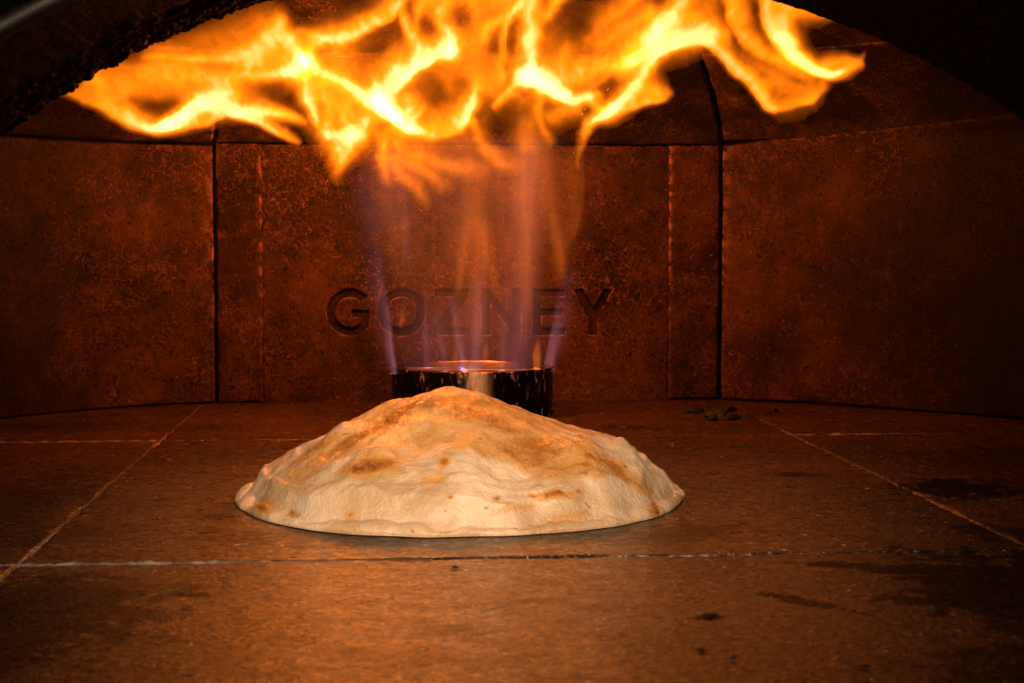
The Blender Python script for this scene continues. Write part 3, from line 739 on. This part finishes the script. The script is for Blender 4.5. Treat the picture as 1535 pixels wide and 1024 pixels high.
FLAME = {
  'left': (1.300, [
    [(-254.1,277.5,6.2,3.1,0.50),(-231.3,269.8,9.9,3.1,1.30),(-217.9,263.1,11.1,3.1,1.80),(-204.5,255.2,11.1,3.1,2.40),(-192.5,251.1,8.6,3.1,3.20),(-185.2,249.5,7.4,3.1,4.00),(-177.3,252.8,6.2,3.7,4.20)],
    [(-185.2,250.6,5.6,3.7,2.00),(-177.3,253.8,5.6,4.3,4.00),(-167.8,258.1,6.2,5.6,4.60),(-149.8,268.2,9.9,8.6,4.30),(-136.1,273.6,12.4,9.9,3.60),(-123.9,277.9,13.6,9.9,2.00),(-108.0,285.9,13.6,9.9,0.80)],
    [(-174.2,252.2,8.6,2.5,1.20),(-158.4,253.4,8.6,2.5,1.70),(-145.8,254.5,8.6,2.5,1.80),(-136.3,258.8,11.1,2.5,2.20),(-129.4,262.0,13.6,2.5,2.60),(-115.7,259.4,11.1,2.5,3.00),(-105.7,255.8,8.6,2.5,2.80),(-95.2,250.0,6.8,2.5,2.40),(-84.6,244.8,4.3,1.9,1.80),(-73.5,239.0,2.5,1.9,0.80)],
    [(-134.6,267.3,8.6,6.2,1.80),(-108.3,264.3,7.4,5.6,3.00),(-92.4,262.2,5.6,4.3,2.80),(-76.6,259.1,3.1,3.7,1.40),(-68.6,256.0,2.5,2.5,0.40)],
    [(-232.5,296.0,3.7,3.1,0.90),(-230.1,285.0,7.4,6.2,1.20),(-223.5,273.0,11.1,6.2,1.20),(-208.0,262.6,12.4,4.9,1.20)],
    [(-245.2,281.2,6.2,6.2,0.50),(-228.5,286.6,8.6,9.9,1.00),(-202.5,283.7,12.4,13.6,1.25),(-171.1,288.1,16.1,16.1,1.50),(-144.8,289.3,17.3,17.3,2.00),(-123.8,289.5,18.5,16.1,1.80)],
    [(-223.1,299.2,7.4,12.4,0.50),(-202.3,296.3,7.4,12.4,0.70),(-170.9,299.7,9.9,12.4,1.00),(-139.4,303.1,8.6,12.4,1.10),(-107.8,306.5,12.4,9.9,1.20)],
    [(-194.3,305.2,3.7,2.5,0.50),(-181.3,305.3,4.3,2.5,1.20),(-156.2,303.5,6.2,3.1,1.70),(-139.4,304.1,7.4,3.7,1.70),(-123.6,307.4,8.6,5.6,1.50),(-101.4,315.0,9.9,8.6,1.60),(-88.7,324.6,9.9,8.6,1.60)],
    [(-189.1,310.0,6.2,6.2,0.40),(-149.8,316.7,9.9,9.9,0.60),(-118.2,326.4,12.4,12.4,0.70),(-91.7,337.2,12.4,12.4,0.60)],
    [(-88.6,334.1,6.2,5.6,1.70),(-99.3,320.3,8.6,8.6,1.50),(-107.8,305.4,7.4,7.4,1.20),(-117.4,293.8,6.2,6.2,1.00)],
    [(-88.6,335.1,4.9,9.9,1.20),(-82.3,325.7,4.9,11.1,2.20),(-76.1,315.2,5.6,11.1,2.40),(-69.8,305.8,5.6,8.6,3.00)],
    [(-112.1,299.1,18.5,18.5,1.40),(-86.7,304.6,18.5,18.5,1.70),(-73.6,294.1,14.8,14.8,1.40)],
    [(-118.0,292.7,3.7,3.7,1.20),(-100.1,292.3,4.3,4.3,2.20),(-86.8,293.0,5.6,4.9,3.00),(-73.6,295.2,7.4,5.6,3.60),(-64.6,301.1,8.0,6.2,3.40)],
  ], [
    (-183.9,269.1,18.4,5.4,4,0.68),
    (-202.7,271.0,14.1,3.8,-8,0.38),
    (-138.4,299.4,23.8,4.9,-3,0.42),
    (-101.7,282.8,20.6,7.6,0,0.61),
    (-76.4,272.9,6.5,6.5,-30,0.42),
    (-150.2,283.0,10.8,4.3,0,0.17),
  ]),
  'mid': (1.380, [
    [(-73.4,338.3,3.3,3.3,0.80),(-60.5,332.8,5.9,4.6,2.20),(-40.8,331.3,9.2,4.6,2.70),(-21.0,339.4,10.5,3.3,2.50),(-0.6,351.4,11.1,3.3,2.30),(10.8,363.8,11.1,3.9,2.30),(16.5,372.9,11.1,4.6,2.00)],
    [(-69.0,319.3,6.6,6.6,1.60),(-63.9,327.2,7.9,7.9,2.00),(-47.0,330.7,11.8,7.9,1.60)],
    [(-72.4,313.6,6.6,6.6,2.40),(-69.1,309.7,8.5,8.5,3.40),(-55.6,302.5,5.9,6.6,2.90),(-41.0,295.3,5.2,6.6,3.00),(-25.8,285.3,5.9,6.6,3.40),(-7.8,274.1,7.2,5.9,4.50),(1.8,265.7,7.9,5.2,5.20),(15.5,259.6,7.2,4.6,5.00),(30.2,253.4,7.9,3.3,2.60),(45.6,250.7,10.5,2.6,1.80),(58.8,254.1,11.1,2.6,1.80),(66.2,263.8,9.8,3.3,2.00)],
    [(-13.3,297.2,5.9,6.6,2.20),(-11.1,287.1,7.9,9.2,3.60),(-4.9,277.6,9.2,9.2,4.80),(4.7,268.0,9.2,6.6,4.00)],
    [(-7.7,280.4,9.8,9.8,3.60),(2.0,292.3,12.5,9.2,4.00),(19.1,306.0,14.4,5.9,3.80),(33.9,316.2,14.4,5.2,3.70),(43.5,321.4,13.1,6.6,3.60),(50.4,324.8,7.9,9.2,3.20)],
    [(50.9,319.2,8.5,7.9,2.80),(50.4,330.5,7.9,8.5,3.30),(47.6,340.6,6.6,7.9,2.90),(44.8,352.4,6.6,8.5,2.40),(45.9,363.7,7.2,10.5,2.10),(47.1,373.2,7.9,10.5,1.90)],
    [(10.8,361.6,3.9,3.3,1.30),(11.9,352.6,3.9,3.3,1.90),(14.7,343.6,5.2,3.9,2.40),(19.7,334.7,6.6,5.2,2.60),(25.4,326.9,9.2,9.2,2.20)],
    [(29.5,371.9,5.9,5.9,2.00),(27.8,359.5,5.2,5.2,1.80),(23.8,348.2,3.9,4.6,1.40),(22.0,338.1,5.2,4.6,1.50)],
    [(32.3,369.7,17.0,17.0,1.10),(40.8,358.5,14.4,11.8,1.20)],
    [(17.2,260.7,5.9,5.9,3.00),(24.0,268.1,5.2,5.2,2.20),(26.3,274.9,5.2,3.9,1.30)],
    [(16.1,280.5,9.2,7.9,2.40),(16.1,269.2,9.2,7.9,2.40)],
    [(74.3,288.8,4.6,6.6,2.60),(70.3,279.7,5.2,7.9,3.30),(65.7,269.5,5.2,7.9,3.10),(60.5,260.4,3.9,9.2,1.90)],
    [(40.5,260.3,17.0,9.2,1.20),(54.8,266.0,13.1,10.5,1.30),(66.3,280.9,13.1,7.9,1.00)],
    [(48.0,297.7,17.0,15.7,0.80),(60.6,302.3,17.0,15.7,0.80),(72.0,295.6,9.2,10.5,1.10)],
    [(60.7,331.7,17.0,17.0,0.95),(74.9,343.1,17.0,17.0,0.90),(72.1,363.4,10.5,9.2,1.40),(60.7,371.1,10.5,10.5,1.30)],
    [(-30.2,314.0,21.0,19.7,0.55),(-13.3,308.5,17.0,17.0,0.90),(-1.9,313.1,13.1,13.1,1.10),(6.6,317.1,11.8,11.8,1.40)],
    [(-47.1,316.7,17.0,15.7,1.10),(-35.9,303.8,13.1,13.1,1.10)],
    [(-64.0,310.9,26.2,26.2,0.50),(-13.3,302.9,32.8,32.8,0.70),(37.8,314.6,36.1,32.8,0.70),(77.8,326.2,32.8,32.8,0.70)],
  ], [
    (32.2,343.8,10.3,11.5,0,0.64),
    (61.8,351.4,12.7,11.5,0,0.59),
    (-4.1,327.7,11.5,17.2,-25,0.72),
    (-17.7,319.7,11.5,10.3,20,0.59),
    (-29.1,309.5,13.8,9.2,-20,0.38),
    (38.9,282.4,14.9,15.5,0,0.51),
    (60.6,295.5,10.3,8.1,-30,0.38),
    (37.7,280.7,6.9,8.1,0,0.34),
    (82.3,309.3,11.5,20.7,-10,0.42),
    (15.9,359.4,4.6,8.1,0,0.34),
  ]),
  'low': (1.450, [
    [(-73.9,303.8,9.0,7.6,2.20),(-72.8,291.4,8.3,5.5,2.50),(-69.4,278.4,6.9,4.8,2.60),(-65.3,268.3,5.5,4.1,2.30),(-61.8,261.2,3.4,2.8,1.00)],
    [(-61.5,297.9,17.9,17.9,1.60),(-49.7,286.2,19.3,19.3,1.60),(-35.0,277.4,17.9,17.9,1.60),(-23.1,268.6,12.4,12.4,1.40)],
    [(-58.0,292.1,5.5,5.5,0.80),(-54.6,274.3,5.5,6.9,1.20),(-53.5,256.5,5.5,8.3,1.80),(-48.2,247.1,5.5,8.3,2.00),(-44.1,238.8,5.5,6.9,1.80),(-45.4,229.2,5.5,6.2,1.30),(-46.6,217.3,4.8,4.8,0.40)],
    [(-55.3,255.3,6.2,5.5,2.00),(-45.2,254.2,8.3,6.9,3.00),(-34.5,253.1,9.6,8.3,3.60),(-25.6,257.9,9.6,6.2,2.80),(-18.4,266.2,8.3,5.5,2.00)],
    [(-34.5,251.9,9.6,9.6,2.60),(-38.7,242.3,8.3,8.3,2.40),(-43.0,234.0,6.9,6.9,1.50)],
    [(-45.0,280.3,4.8,4.8,1.00),(-40.4,269.7,5.5,5.5,1.40),(-33.3,259.0,6.9,6.2,1.80)],
    [(-109.0,276.9,4.1,4.1,0.60),(-91.3,271.7,4.1,4.1,0.80),(-79.5,265.9,5.5,5.5,0.50),(-67.7,258.8,5.5,5.5,0.30)],
    [(-4.7,258.0,7.6,6.2,1.40),(-5.9,247.3,6.2,5.5,1.60),(-7.2,235.3,5.5,5.5,1.40),(-4.3,223.4,4.8,4.8,0.80),(-1.3,213.9,4.1,4.1,0.25)],
    [(6.0,256.8,6.9,8.3,1.20),(10.2,246.1,6.2,6.9,1.00),(21.5,237.8,6.9,6.9,0.75),(39.5,231.3,8.3,6.9,0.75),(63.5,228.4,8.3,8.3,0.50),(81.6,226.1,8.3,8.3,0.25)],
    [(-0.0,233.0,6.2,6.2,0.80),(11.9,219.9,6.2,6.2,0.80),(25.0,206.8,6.2,6.2,0.45),(31.0,197.2,5.5,5.5,0.15)],
    [(7.1,235.4,6.2,6.2,0.70),(25.1,225.9,6.2,6.2,0.75),(39.4,217.6,6.9,6.9,0.60),(50.2,211.6,6.9,6.9,0.20)],
    [(-15.4,267.4,6.9,6.9,1.20),(-10.7,256.8,6.9,6.9,0.90)],
    [(73.2,272.7,3.4,4.1,1.30),(78.0,263.2,4.1,4.8,0.90),(82.8,251.2,5.5,5.5,0.75),(90.0,240.5,6.2,6.2,0.80),(100.9,232.2,6.9,6.9,0.60),(114.8,228.6,6.9,6.9,0.20)],
    [(9.6,253.9,20.7,20.7,0.50),(33.5,248.0,24.8,16.5,0.40)],
    [(-55.8,274.3,20.7,20.7,0.50),(-14.2,262.7,24.8,20.7,0.60),(33.6,257.0,24.8,20.7,0.50),(81.6,257.2,20.7,16.5,0.30)],
  ], [
    (-28.4,281.6,5.4,7.2,0,0.42),
    (-6.5,262.7,5.4,7.9,-15,0.59),
    (-61.6,281.4,3.6,7.2,10,0.34),
    (-81.3,258.8,8.5,6.0,0,0.59),
  ]),
  'cen': (1.420, [
    [(93.5,278.7,2.7,3.4,0.70),(96.5,285.1,3.4,4.0,1.80),(101.8,291.0,3.4,5.4,2.20),(109.5,298.1,4.0,6.1,2.20),(119.5,305.2,6.1,6.7,2.60)],
    [(121.3,305.2,8.1,8.1,3.80),(123.6,316.9,7.4,8.1,3.60),(124.2,327.9,7.4,7.4,3.30),(123.0,343.1,7.4,7.4,2.90),(123.0,360.5,7.4,8.1,2.40),(127.1,373.4,8.1,6.7,2.20),(129.5,380.3,8.1,6.7,2.00)],
    [(97.7,316.1,4.0,4.0,0.90),(98.8,325.4,4.0,4.0,1.50),(99.4,335.9,4.7,3.4,1.70),(104.7,349.9,4.7,3.4,1.80),(113.0,363.9,5.4,4.0,1.70),(120.0,376.8,6.1,4.7,1.70)],
    [(127.1,342.0,6.7,6.7,1.50),(130.7,351.3,5.4,6.1,1.60),(140.1,361.9,6.1,6.1,1.70),(149.6,373.6,6.1,5.4,1.70),(154.3,380.6,6.1,5.4,1.60)],
    [(82.4,336.9,4.0,4.0,0.90),(84.7,342.7,4.7,4.7,1.50),(90.6,348.6,6.1,5.4,1.60),(105.9,358.0,7.4,5.4,1.60),(118.9,369.8,7.4,6.1,1.60)],
    [(93.0,321.8,4.0,4.0,0.70),(97.1,313.7,3.4,3.4,1.00),(100.0,303.3,3.4,3.4,0.90)],
    [(88.8,296.2,16.2,13.5,0.90),(97.7,305.0,13.5,13.5,0.90),(112.4,316.8,10.8,10.8,1.20),(115.3,337.2,8.1,8.1,1.20)],
    [(91.8,371.8,17.5,17.5,1.20),(109.5,375.5,14.8,14.8,1.20)],
    [(115.4,309.2,6.1,7.4,2.60),(125.4,306.4,9.4,9.4,4.20),(137.2,300.0,10.1,8.8,4.90),(150.9,290.2,8.8,6.7,5.20),(161.6,284.4,8.1,4.7,4.40),(171.7,285.6,6.7,4.7,3.00),(182.4,289.8,6.1,4.7,1.60)],
    [(133.1,309.3,10.8,9.4,2.00),(150.9,307.1,12.1,10.8,2.10),(168.7,307.3,13.5,10.8,1.90),(186.5,314.5,10.8,9.4,1.60),(207.3,319.3,9.4,8.1,1.40)],
    [(149.7,317.1,6.1,6.1,1.00),(154.4,325.9,4.7,4.7,1.20),(157.3,334.1,4.0,4.0,0.60)],
    [(162.8,280.3,9.4,4.0,1.40),(153.9,276.1,9.4,5.4,1.10),(145.0,270.2,9.4,6.7,0.90)],
    [(130.7,297.6,5.4,5.4,1.40),(132.5,284.8,4.7,5.4,1.10),(132.5,269.6,4.7,4.7,0.90),(135.5,257.8,4.7,4.7,0.70),(140.3,247.3,4.0,4.0,0.30)],
    [(112.4,290.5,12.1,12.1,0.70),(127.2,278.9,16.2,16.2,0.60),(121.3,261.3,13.5,13.5,0.45),(120.1,246.6,9.4,9.4,0.40)],
    [(173.5,287.4,5.4,4.0,1.40),(180.6,281.6,5.4,4.0,1.60),(186.6,276.3,6.7,4.0,1.60)],
    [(177.5,340.7,8.1,8.1,0.80),(196.4,359.0,9.4,8.1,1.20),(213.6,373.2,9.4,9.4,1.30),(221.9,380.3,9.4,9.4,1.30)],
    [(184.0,332.0,6.7,6.7,0.60),(198.3,342.6,6.7,6.7,1.00),(210.7,350.9,7.4,7.4,1.30),(228.0,361.6,8.1,8.1,1.60)],
    [(182.4,299.2,4.0,3.4,1.00),(191.3,307.5,5.4,4.0,1.40),(203.1,315.2,6.1,4.7,1.70),(215.6,321.7,7.4,6.1,2.20)],
    [(167.4,323.1,12.1,9.4,0.55),(186.4,327.3,12.1,9.4,0.60),(210.2,332.2,12.1,10.8,1.00)],
    [(80.0,307.8,30.4,30.4,0.50),(127.2,319.8,37.1,30.4,0.70),(174.6,320.2,33.7,30.4,0.60),(222.1,338.2,30.4,30.4,0.70)],
  ], [
    (91.2,332.3,5.9,11.8,-10,0.68),
    (108.3,336.0,4.1,13.0,-10,0.64),
    (101.2,314.9,3.5,4.7,0,0.42),
    (118.3,293.5,8.3,5.3,20,0.42),
    (166.2,354.0,17.8,17.8,-30,0.72),
    (118.3,273.0,10.7,9.5,0,0.42),
    (174.5,327.2,20.1,5.9,10,0.38),
    (197.2,304.0,14.2,7.7,25,0.59),
    (109.5,283.5,7.1,5.9,0,0.34),
    (136.0,360.7,2.4,15.4,-25,0.34),
  ]),
  'arc': (1.360, [
    [(159.5,224.5,2.6,1.9,0.12),(160.6,235.8,3.2,2.6,0.30),(162.8,247.1,3.9,3.2,0.60),(167.4,256.2,3.9,3.2,1.60),(177.0,264.1,5.2,3.2,3.40),(188.4,272.0,5.8,6.5,3.60),(200.4,283.4,6.5,7.8,3.00),(210.0,296.9,5.8,7.8,2.80),(218.6,308.8,6.5,5.2,2.80),(228.2,319.6,9.0,3.9,3.00),(245.4,326.5,12.9,3.2,3.00),(260.3,329.4,12.9,3.2,3.00),(272.4,327.3,10.3,3.2,2.90),(282.2,319.5,7.8,3.2,2.80),(293.8,308.9,7.8,3.2,2.70),(307.2,298.2,8.4,3.2,2.50),(317.1,288.7,7.8,3.2,2.30),(323.6,277.4,6.5,3.2,2.20),(330.1,273.5,5.8,2.6,1.70)],
    [(181.6,265.2,5.2,1.9,1.60),(197.0,270.4,7.8,2.6,2.00),(215.3,276.7,10.3,2.6,1.90),(229.0,280.8,11.6,2.6,1.70),(236.4,287.0,7.8,3.2,1.00)],
    [(210.1,291.3,9.0,9.0,1.50),(219.8,290.3,9.0,9.0,1.60),(229.0,288.1,5.2,5.2,0.90)],
    [(199.1,305.9,7.8,9.0,1.80),(206.5,313.8,9.0,9.7,2.60),(221.9,330.7,10.3,11.0,3.30),(233.2,346.0,8.4,9.7,3.40),(242.3,355.6,7.8,8.4,2.80),(250.3,364.7,9.0,8.4,2.20),(256.0,372.6,10.3,9.0,1.80)],
    [(227.0,330.8,15.5,12.9,2.00),(247.0,337.7,15.5,12.9,2.30),(264.2,336.8,12.9,10.3,2.30),(271.2,335.7,9.0,7.8,2.30)],
    [(271.1,342.5,11.6,11.6,1.30),(281.5,334.1,7.8,5.2,1.60)],
    [(271.6,353.7,16.8,19.4,0.90),(252.7,353.5,15.5,15.5,1.20)],
    [(286.4,372.9,14.2,5.2,1.50),(286.4,364.0,12.9,3.9,1.70),(289.4,352.2,10.3,3.9,1.90),(294.1,339.3,9.0,3.9,2.00),(305.8,327.6,7.1,4.5,1.90),(323.2,319.9,6.5,5.2,1.60),(341.2,312.1,6.5,5.2,1.30),(354.7,306.0,5.8,5.2,0.90),(364.0,302.6,3.9,3.9,0.40)],
    [(329.5,274.0,6.5,2.6,1.60),(344.0,276.4,9.0,2.6,1.40),(361.9,281.6,10.3,2.6,1.20),(373.5,291.4,9.0,3.2,0.90),(378.6,299.4,5.8,3.9,0.50)],
    [(328.1,297.8,12.9,12.9,0.75),(343.8,291.2,15.5,15.5,0.85),(362.9,295.8,11.6,11.6,0.60)],
    [(304.8,313.5,9.0,9.0,0.50),(322.2,306.3,10.3,10.3,0.60),(342.5,302.5,9.0,9.0,0.55)],
  ], [
    (299.0,315.7,22.7,3.4,-32,0.42),
    (276.8,351.5,7.9,12.5,0,0.34),
    (348.3,300.3,14.7,2.8,-18,0.42),
    (345.6,286.6,12.5,4.5,10,0.26),
  ]),
  'right': (1.290, [
    [(306.1,362.4,6.1,5.5,1.60),(307.3,351.7,9.8,4.3,2.40),(310.2,336.3,9.8,4.3,2.80),(316.9,321.9,10.4,4.3,3.00),(325.8,310.2,9.2,4.3,3.30),(339.1,301.2,6.7,3.7,3.80),(351.9,295.4,4.9,3.1,4.40),(359.6,294.3,4.3,3.1,3.80),(371.2,298.7,5.5,3.7,1.50),(379.4,303.1,4.3,2.5,1.00),(384.9,308.5,2.5,1.8,0.35),(387.6,312.9,1.8,1.2,0.05)],
    [(324.1,362.6,13.5,13.5,1.50),(321.6,347.6,11.0,6.1,1.70),(321.7,333.7,8.6,6.1,2.20),(325.7,319.8,7.4,6.1,2.60),(335.2,309.2,6.1,6.1,2.40)],
    [(321.4,358.3,12.3,9.8,1.30),(335.3,349.9,8.6,9.8,1.50),(349.1,345.8,4.9,5.5,1.40),(360.1,343.7,3.1,2.5,0.80)],
    [(355.1,302.9,6.1,6.1,1.50),(367.2,304.6,4.9,5.5,1.20),(377.2,306.3,3.1,3.7,0.40)],
  ], [
    (341.6,323.2,11.8,12.9,-30,0.81),
  ]),
}
JETS = [
  ('violet', 1.464, [(3.9,43.1,2.8,1.4,0.75),(1.6,63.9,4.9,1.7,0.51),(-1.3,88.3,7.6,2.1,0.30),(-6.1,112.7,9.7,2.8,0.17),(-10.7,149.1,12.5,3.5,0.08),(-14.8,185.4,13.9,4.9,0.08),(-19.4,216.7,12.5,6.3,0.07)]),
  ('violet', 1.494, [(67.6,39.0,1.8,2.8,0.75),(64.5,61.6,2.1,3.5,0.48),(61.4,80.3,2.8,5.0,0.23),(57.7,105.3,3.5,5.7,0.09)]),
  ('violet', 1.477, [(50.1,43.0,2.1,2.8,0.15),(47.7,59.7,2.8,3.5,0.22),(44.7,72.1,3.5,3.5,0.15),(42.9,93.7,4.2,4.2,0.06)]),
  ('violet', 1.500, [(146.6,39.3,1.4,3.6,0.75),(151.0,60.7,1.8,5.7,0.51),(154.8,80.3,2.1,8.6,0.28),(158.5,104.8,2.9,10.0,0.11),(163.5,136.2,3.6,11.4,0.04)]),
  ('violet', 1.503, [(17.5,135.1,2.1,2.9,0.04),(15.7,155.0,2.9,2.9,0.12),(14.6,179.9,3.6,3.6,0.12),(13.5,201.6,4.3,4.3,0.07),(9.8,222.1,5.7,5.7,0.05)]),
  ('violet', 1.447, [(76.3,47.7,4.8,6.2,0.33),(77.6,76.8,6.2,6.2,0.33),(78.8,100.9,6.9,6.9,0.19),(80.1,125.1,8.2,8.2,0.07)]),
  ('violet', 1.441, [(114.1,47.8,11.0,11.0,0.15),(117.2,76.9,11.0,11.0,0.18),(120.8,113.1,10.3,10.3,0.13),(122.0,149.2,10.3,10.3,0.06),(121.9,197.2,10.3,10.3,0.08),(123.1,239.0,9.6,9.6,0.06)]),
  ('violet', 1.524, [(34.5,41.9,29.0,29.0,0.08),(34.6,72.5,33.3,33.3,0.08),(34.8,104.3,33.3,33.3,0.03)]),
  ('violet', 1.466, [(113.0,45.9,30.6,27.9,0.08),(116.1,81.6,32.0,30.6,0.07),(119.2,112.3,32.0,27.9,0.03)]),
  ('violet', 1.463, [(-2.7,179.4,18.1,18.1,0.05),(-3.8,209.5,18.1,18.1,0.06),(3.6,233.7,16.7,16.7,0.06)]),
  ('orange', 1.540, [(64.6,115.2,2.2,2.9,0.16),(67.9,135.7,3.7,4.4,0.26),(72.4,164.5,5.9,6.6,0.24),(78.9,193.2,8.8,8.8,0.22),(81.5,225.1,10.2,10.2,0.18),(79.0,244.1,8.8,8.8,0.10)]),
  ('orange', 1.487, [(81.0,71.3,4.9,4.9,0.06),(81.0,111.7,7.8,7.8,0.14),(81.7,142.7,9.9,9.2,0.20),(81.1,173.6,10.6,9.9,0.18)]),
  ('orange', 1.524, [(100.9,110.5,5.1,5.1,0.05),(95.1,135.9,5.8,5.8,0.14),(88.2,164.4,6.5,6.5,0.16),(83.1,192.9,7.2,7.2,0.12)]),
  ('orange', 1.488, [(124.1,74.2,6.4,6.4,0.05),(126.5,124.0,8.5,8.5,0.16),(124.6,173.6,10.6,10.6,0.22),(124.6,210.7,10.6,10.6,0.28),(125.2,247.7,9.2,9.2,0.34),(126.4,269.2,7.8,7.8,0.40)]),
  ('orange', 1.504, [(161.4,123.6,3.6,3.6,0.06),(160.1,142.4,5.7,4.3,0.22),(155.0,167.5,6.4,6.4,0.28),(148.6,198.8,7.9,7.1,0.22),(144.2,230.0,8.6,8.6,0.20),(142.3,251.8,7.1,7.1,0.20)]),
  ('orange', 1.455, [(153.7,136.9,9.7,5.5,0.08),(165.9,167.3,12.4,3.5,0.14),(171.9,191.6,18.0,2.8,0.15),(173.7,221.8,20.7,2.8,0.15),(171.8,242.9,16.6,2.8,0.12)]),
  ('orange', 1.503, [(137.4,40.4,2.1,2.1,0.50),(138.0,51.1,2.5,2.5,0.65),(139.3,62.5,1.8,1.8,0.25),(139.9,68.2,1.4,1.4,0.05)]),
  ('orange', 1.527, [(90.2,46.5,2.2,2.2,0.20),(91.4,54.2,2.2,2.2,0.30),(92.1,61.9,1.5,1.5,0.06)]),
  ('orange', 1.492, [(61.2,46.1,2.1,2.1,0.20),(60.6,53.6,2.5,2.5,0.25),(60.0,63.0,1.8,1.8,0.05)]),
  ('orange', 1.514, [(10.5,80.7,1.4,1.4,0.05),(11.2,87.1,2.2,2.2,0.30),(12.5,95.9,1.4,1.4,0.06)]),
  ('orange', 1.507, [(34.7,204.9,17.2,17.2,0.06),(34.8,223.6,18.6,18.6,0.10),(41.1,239.1,18.6,14.3,0.14)]),
  ('orange', 1.446, [(105.5,197.3,16.5,16.5,0.06),(96.4,221.2,20.6,20.6,0.12),(105.5,239.2,20.6,16.5,0.14)]),
  ('blue', 1.516, [(68.5,36.6,2.9,1.1,0.50),(67.3,40.4,2.2,1.1,0.50),(65.4,43.6,1.4,0.9,0.15)]),
  ('pink', 1.499, [(76.6,36.0,44.1,44.1,0.06),(76.6,61.2,49.8,47.0,0.15),(76.7,98.8,52.7,49.8,0.17),(75.5,136.3,55.5,51.3,0.19),(74.3,179.9,58.4,57.0,0.23),(73.1,217.2,59.8,59.8,0.27),(71.9,248.1,59.8,59.8,0.21)]),
  ('pink', 1.470, [(9.1,112.4,9.8,18.2,0.04),(4.4,149.0,11.2,20.9,0.13),(0.9,185.5,12.6,23.7,0.19),(-2.6,215.8,12.6,20.9,0.21),(-2.4,237.0,12.6,18.2,0.17)]),
  ('pink', 1.443, [(117.3,94.9,16.5,12.3,0.04),(120.3,137.1,17.8,13.7,0.17),(123.3,179.2,19.2,15.1,0.25),(126.3,215.2,19.2,16.5,0.29),(129.3,245.1,17.8,16.5,0.21)]),
  ('violet', 1.527, [(35.9,39.2,2.2,2.9,0.15),(34.7,59.6,2.9,3.6,0.21),(32.8,78.7,3.6,4.4,0.11),(31.0,104.2,4.4,4.4,0.03)]),
  ('violet', 1.487, [(103.4,41.9,2.8,2.1,0.15),(104.7,61.8,3.5,2.8,0.20),(106.5,86.7,4.2,3.5,0.11),(108.4,117.8,4.9,4.2,0.04)]),
]

fire = tag(empty('flame', (.0764, 1.49, .044)), 'bright yellow gas flame rising from the burner and rolling under the oven roof', 'flame')
GAIN = 1.32
for sd, (nm, (Y, RB, HL)) in enumerate(FLAME.items()):
    P = np.array([q for r in RB for q in r]); mx = 22
    gx = np.arange(P[:, 0].min() - mx, P[:, 0].max() + mx, 1.25); gz = np.arange(P[:, 1].min() - mx, min(P[:, 1].max() + mx, 402), 1.25)
    GX, GZ = np.meshgrid(gx, gz)
    WX = GX + 4.2 * n3(GX / 15, GZ / 12, 0, 100 + sd) + 1.8 * n3(GX / 5.5, GZ / 5.5, 0, 110 + sd)
    WZ = GZ + 3.0 * n3(GX / 17, GZ / 13, 0, 120 + sd)
    B = np.zeros(GX.shape)
    for r in RB: B = (B ** 1.7 + ribbon(r, WX, WZ) ** 1.7) ** (1 / 1.7)
    for (x, z, rx, rz, ang, k) in HL:
        a = radians(ang); dx = WX - x; dz = WZ - z; u = dx * cos(a) + dz * sin(a); v = -dx * sin(a) + dz * cos(a)
        B = B * (1 - k * np.exp(-((u / rx) ** 2 + (v / rz) ** 2)))
    B = GAIN * B * (1 + .28 * n3(WX / 6.5 + WZ / 17, WZ / 8 - WX / 17, 0, 130 + sd) + .16 * n3(WX / 3 + WZ / 9, WZ / 4.2, 0, 140 + sd))
    fold = np.clip(1 - np.abs(2.6 * fbm(WX / 9 + WZ / 30, WZ / 16 - WX / 30, 0, 170 + sd, 2)), 0, 1) ** 3
    B = B * (.93 + .22 * fold)
    B = B * (1 + .10 * np.clip(B - 2.8, 0, 3.5))
    B = B * np.clip((402 - GZ) / 6, 0, 1)
    Y0 = Y + .030 * n3(GX / 60, GZ / 50, 0, 150 + sd) + .012 * n3(GX / 22, GZ / 20, 0, 160 + sd)
    o = sheet('flame_tongue', GX, GZ, Y0, B / SIG, M['flame'], fire, .0003)
    o.location = -fire.location
    C = np.clip(B - 2.3, 0, None)
    if (C / SIG).max() > .001:
        o = sheet('flame_core', GX, GZ, Y0, C / SIG, M['core'], fire, .0003); o.location = -fire.location
for sd, (kind, Y, r) in enumerate(JETS):
    P = np.array(r); mx = P[:, 2:4].max() * 3
    gx = np.arange(P[:, 0].min() - mx, P[:, 0].max() + mx, 1.2); gz = np.arange(max(P[:, 1].min() - mx, 40), P[:, 1].max() + mx, 1.6)
    GX, GZ = np.meshgrid(gx, gz)
    WX = GX + 2.0 * n3(GX / 14, GZ / 30, 0, 200 + sd) + .8 * n3(GX / 4, GZ / 16, 0, 230 + sd)
    B = ribbon(r, WX, GZ); B = B * (1 + .4 * n3(WX / 4, GZ / 40, 0, 260 + sd))
    Y0 = Y + .010 * n3(GX / 30, GZ / 40, 0, 290 + sd)
    o = sheet('gas_jet', GX, GZ, Y0, B / 12, M[kind], fire, .0004); o.location = -fire.location
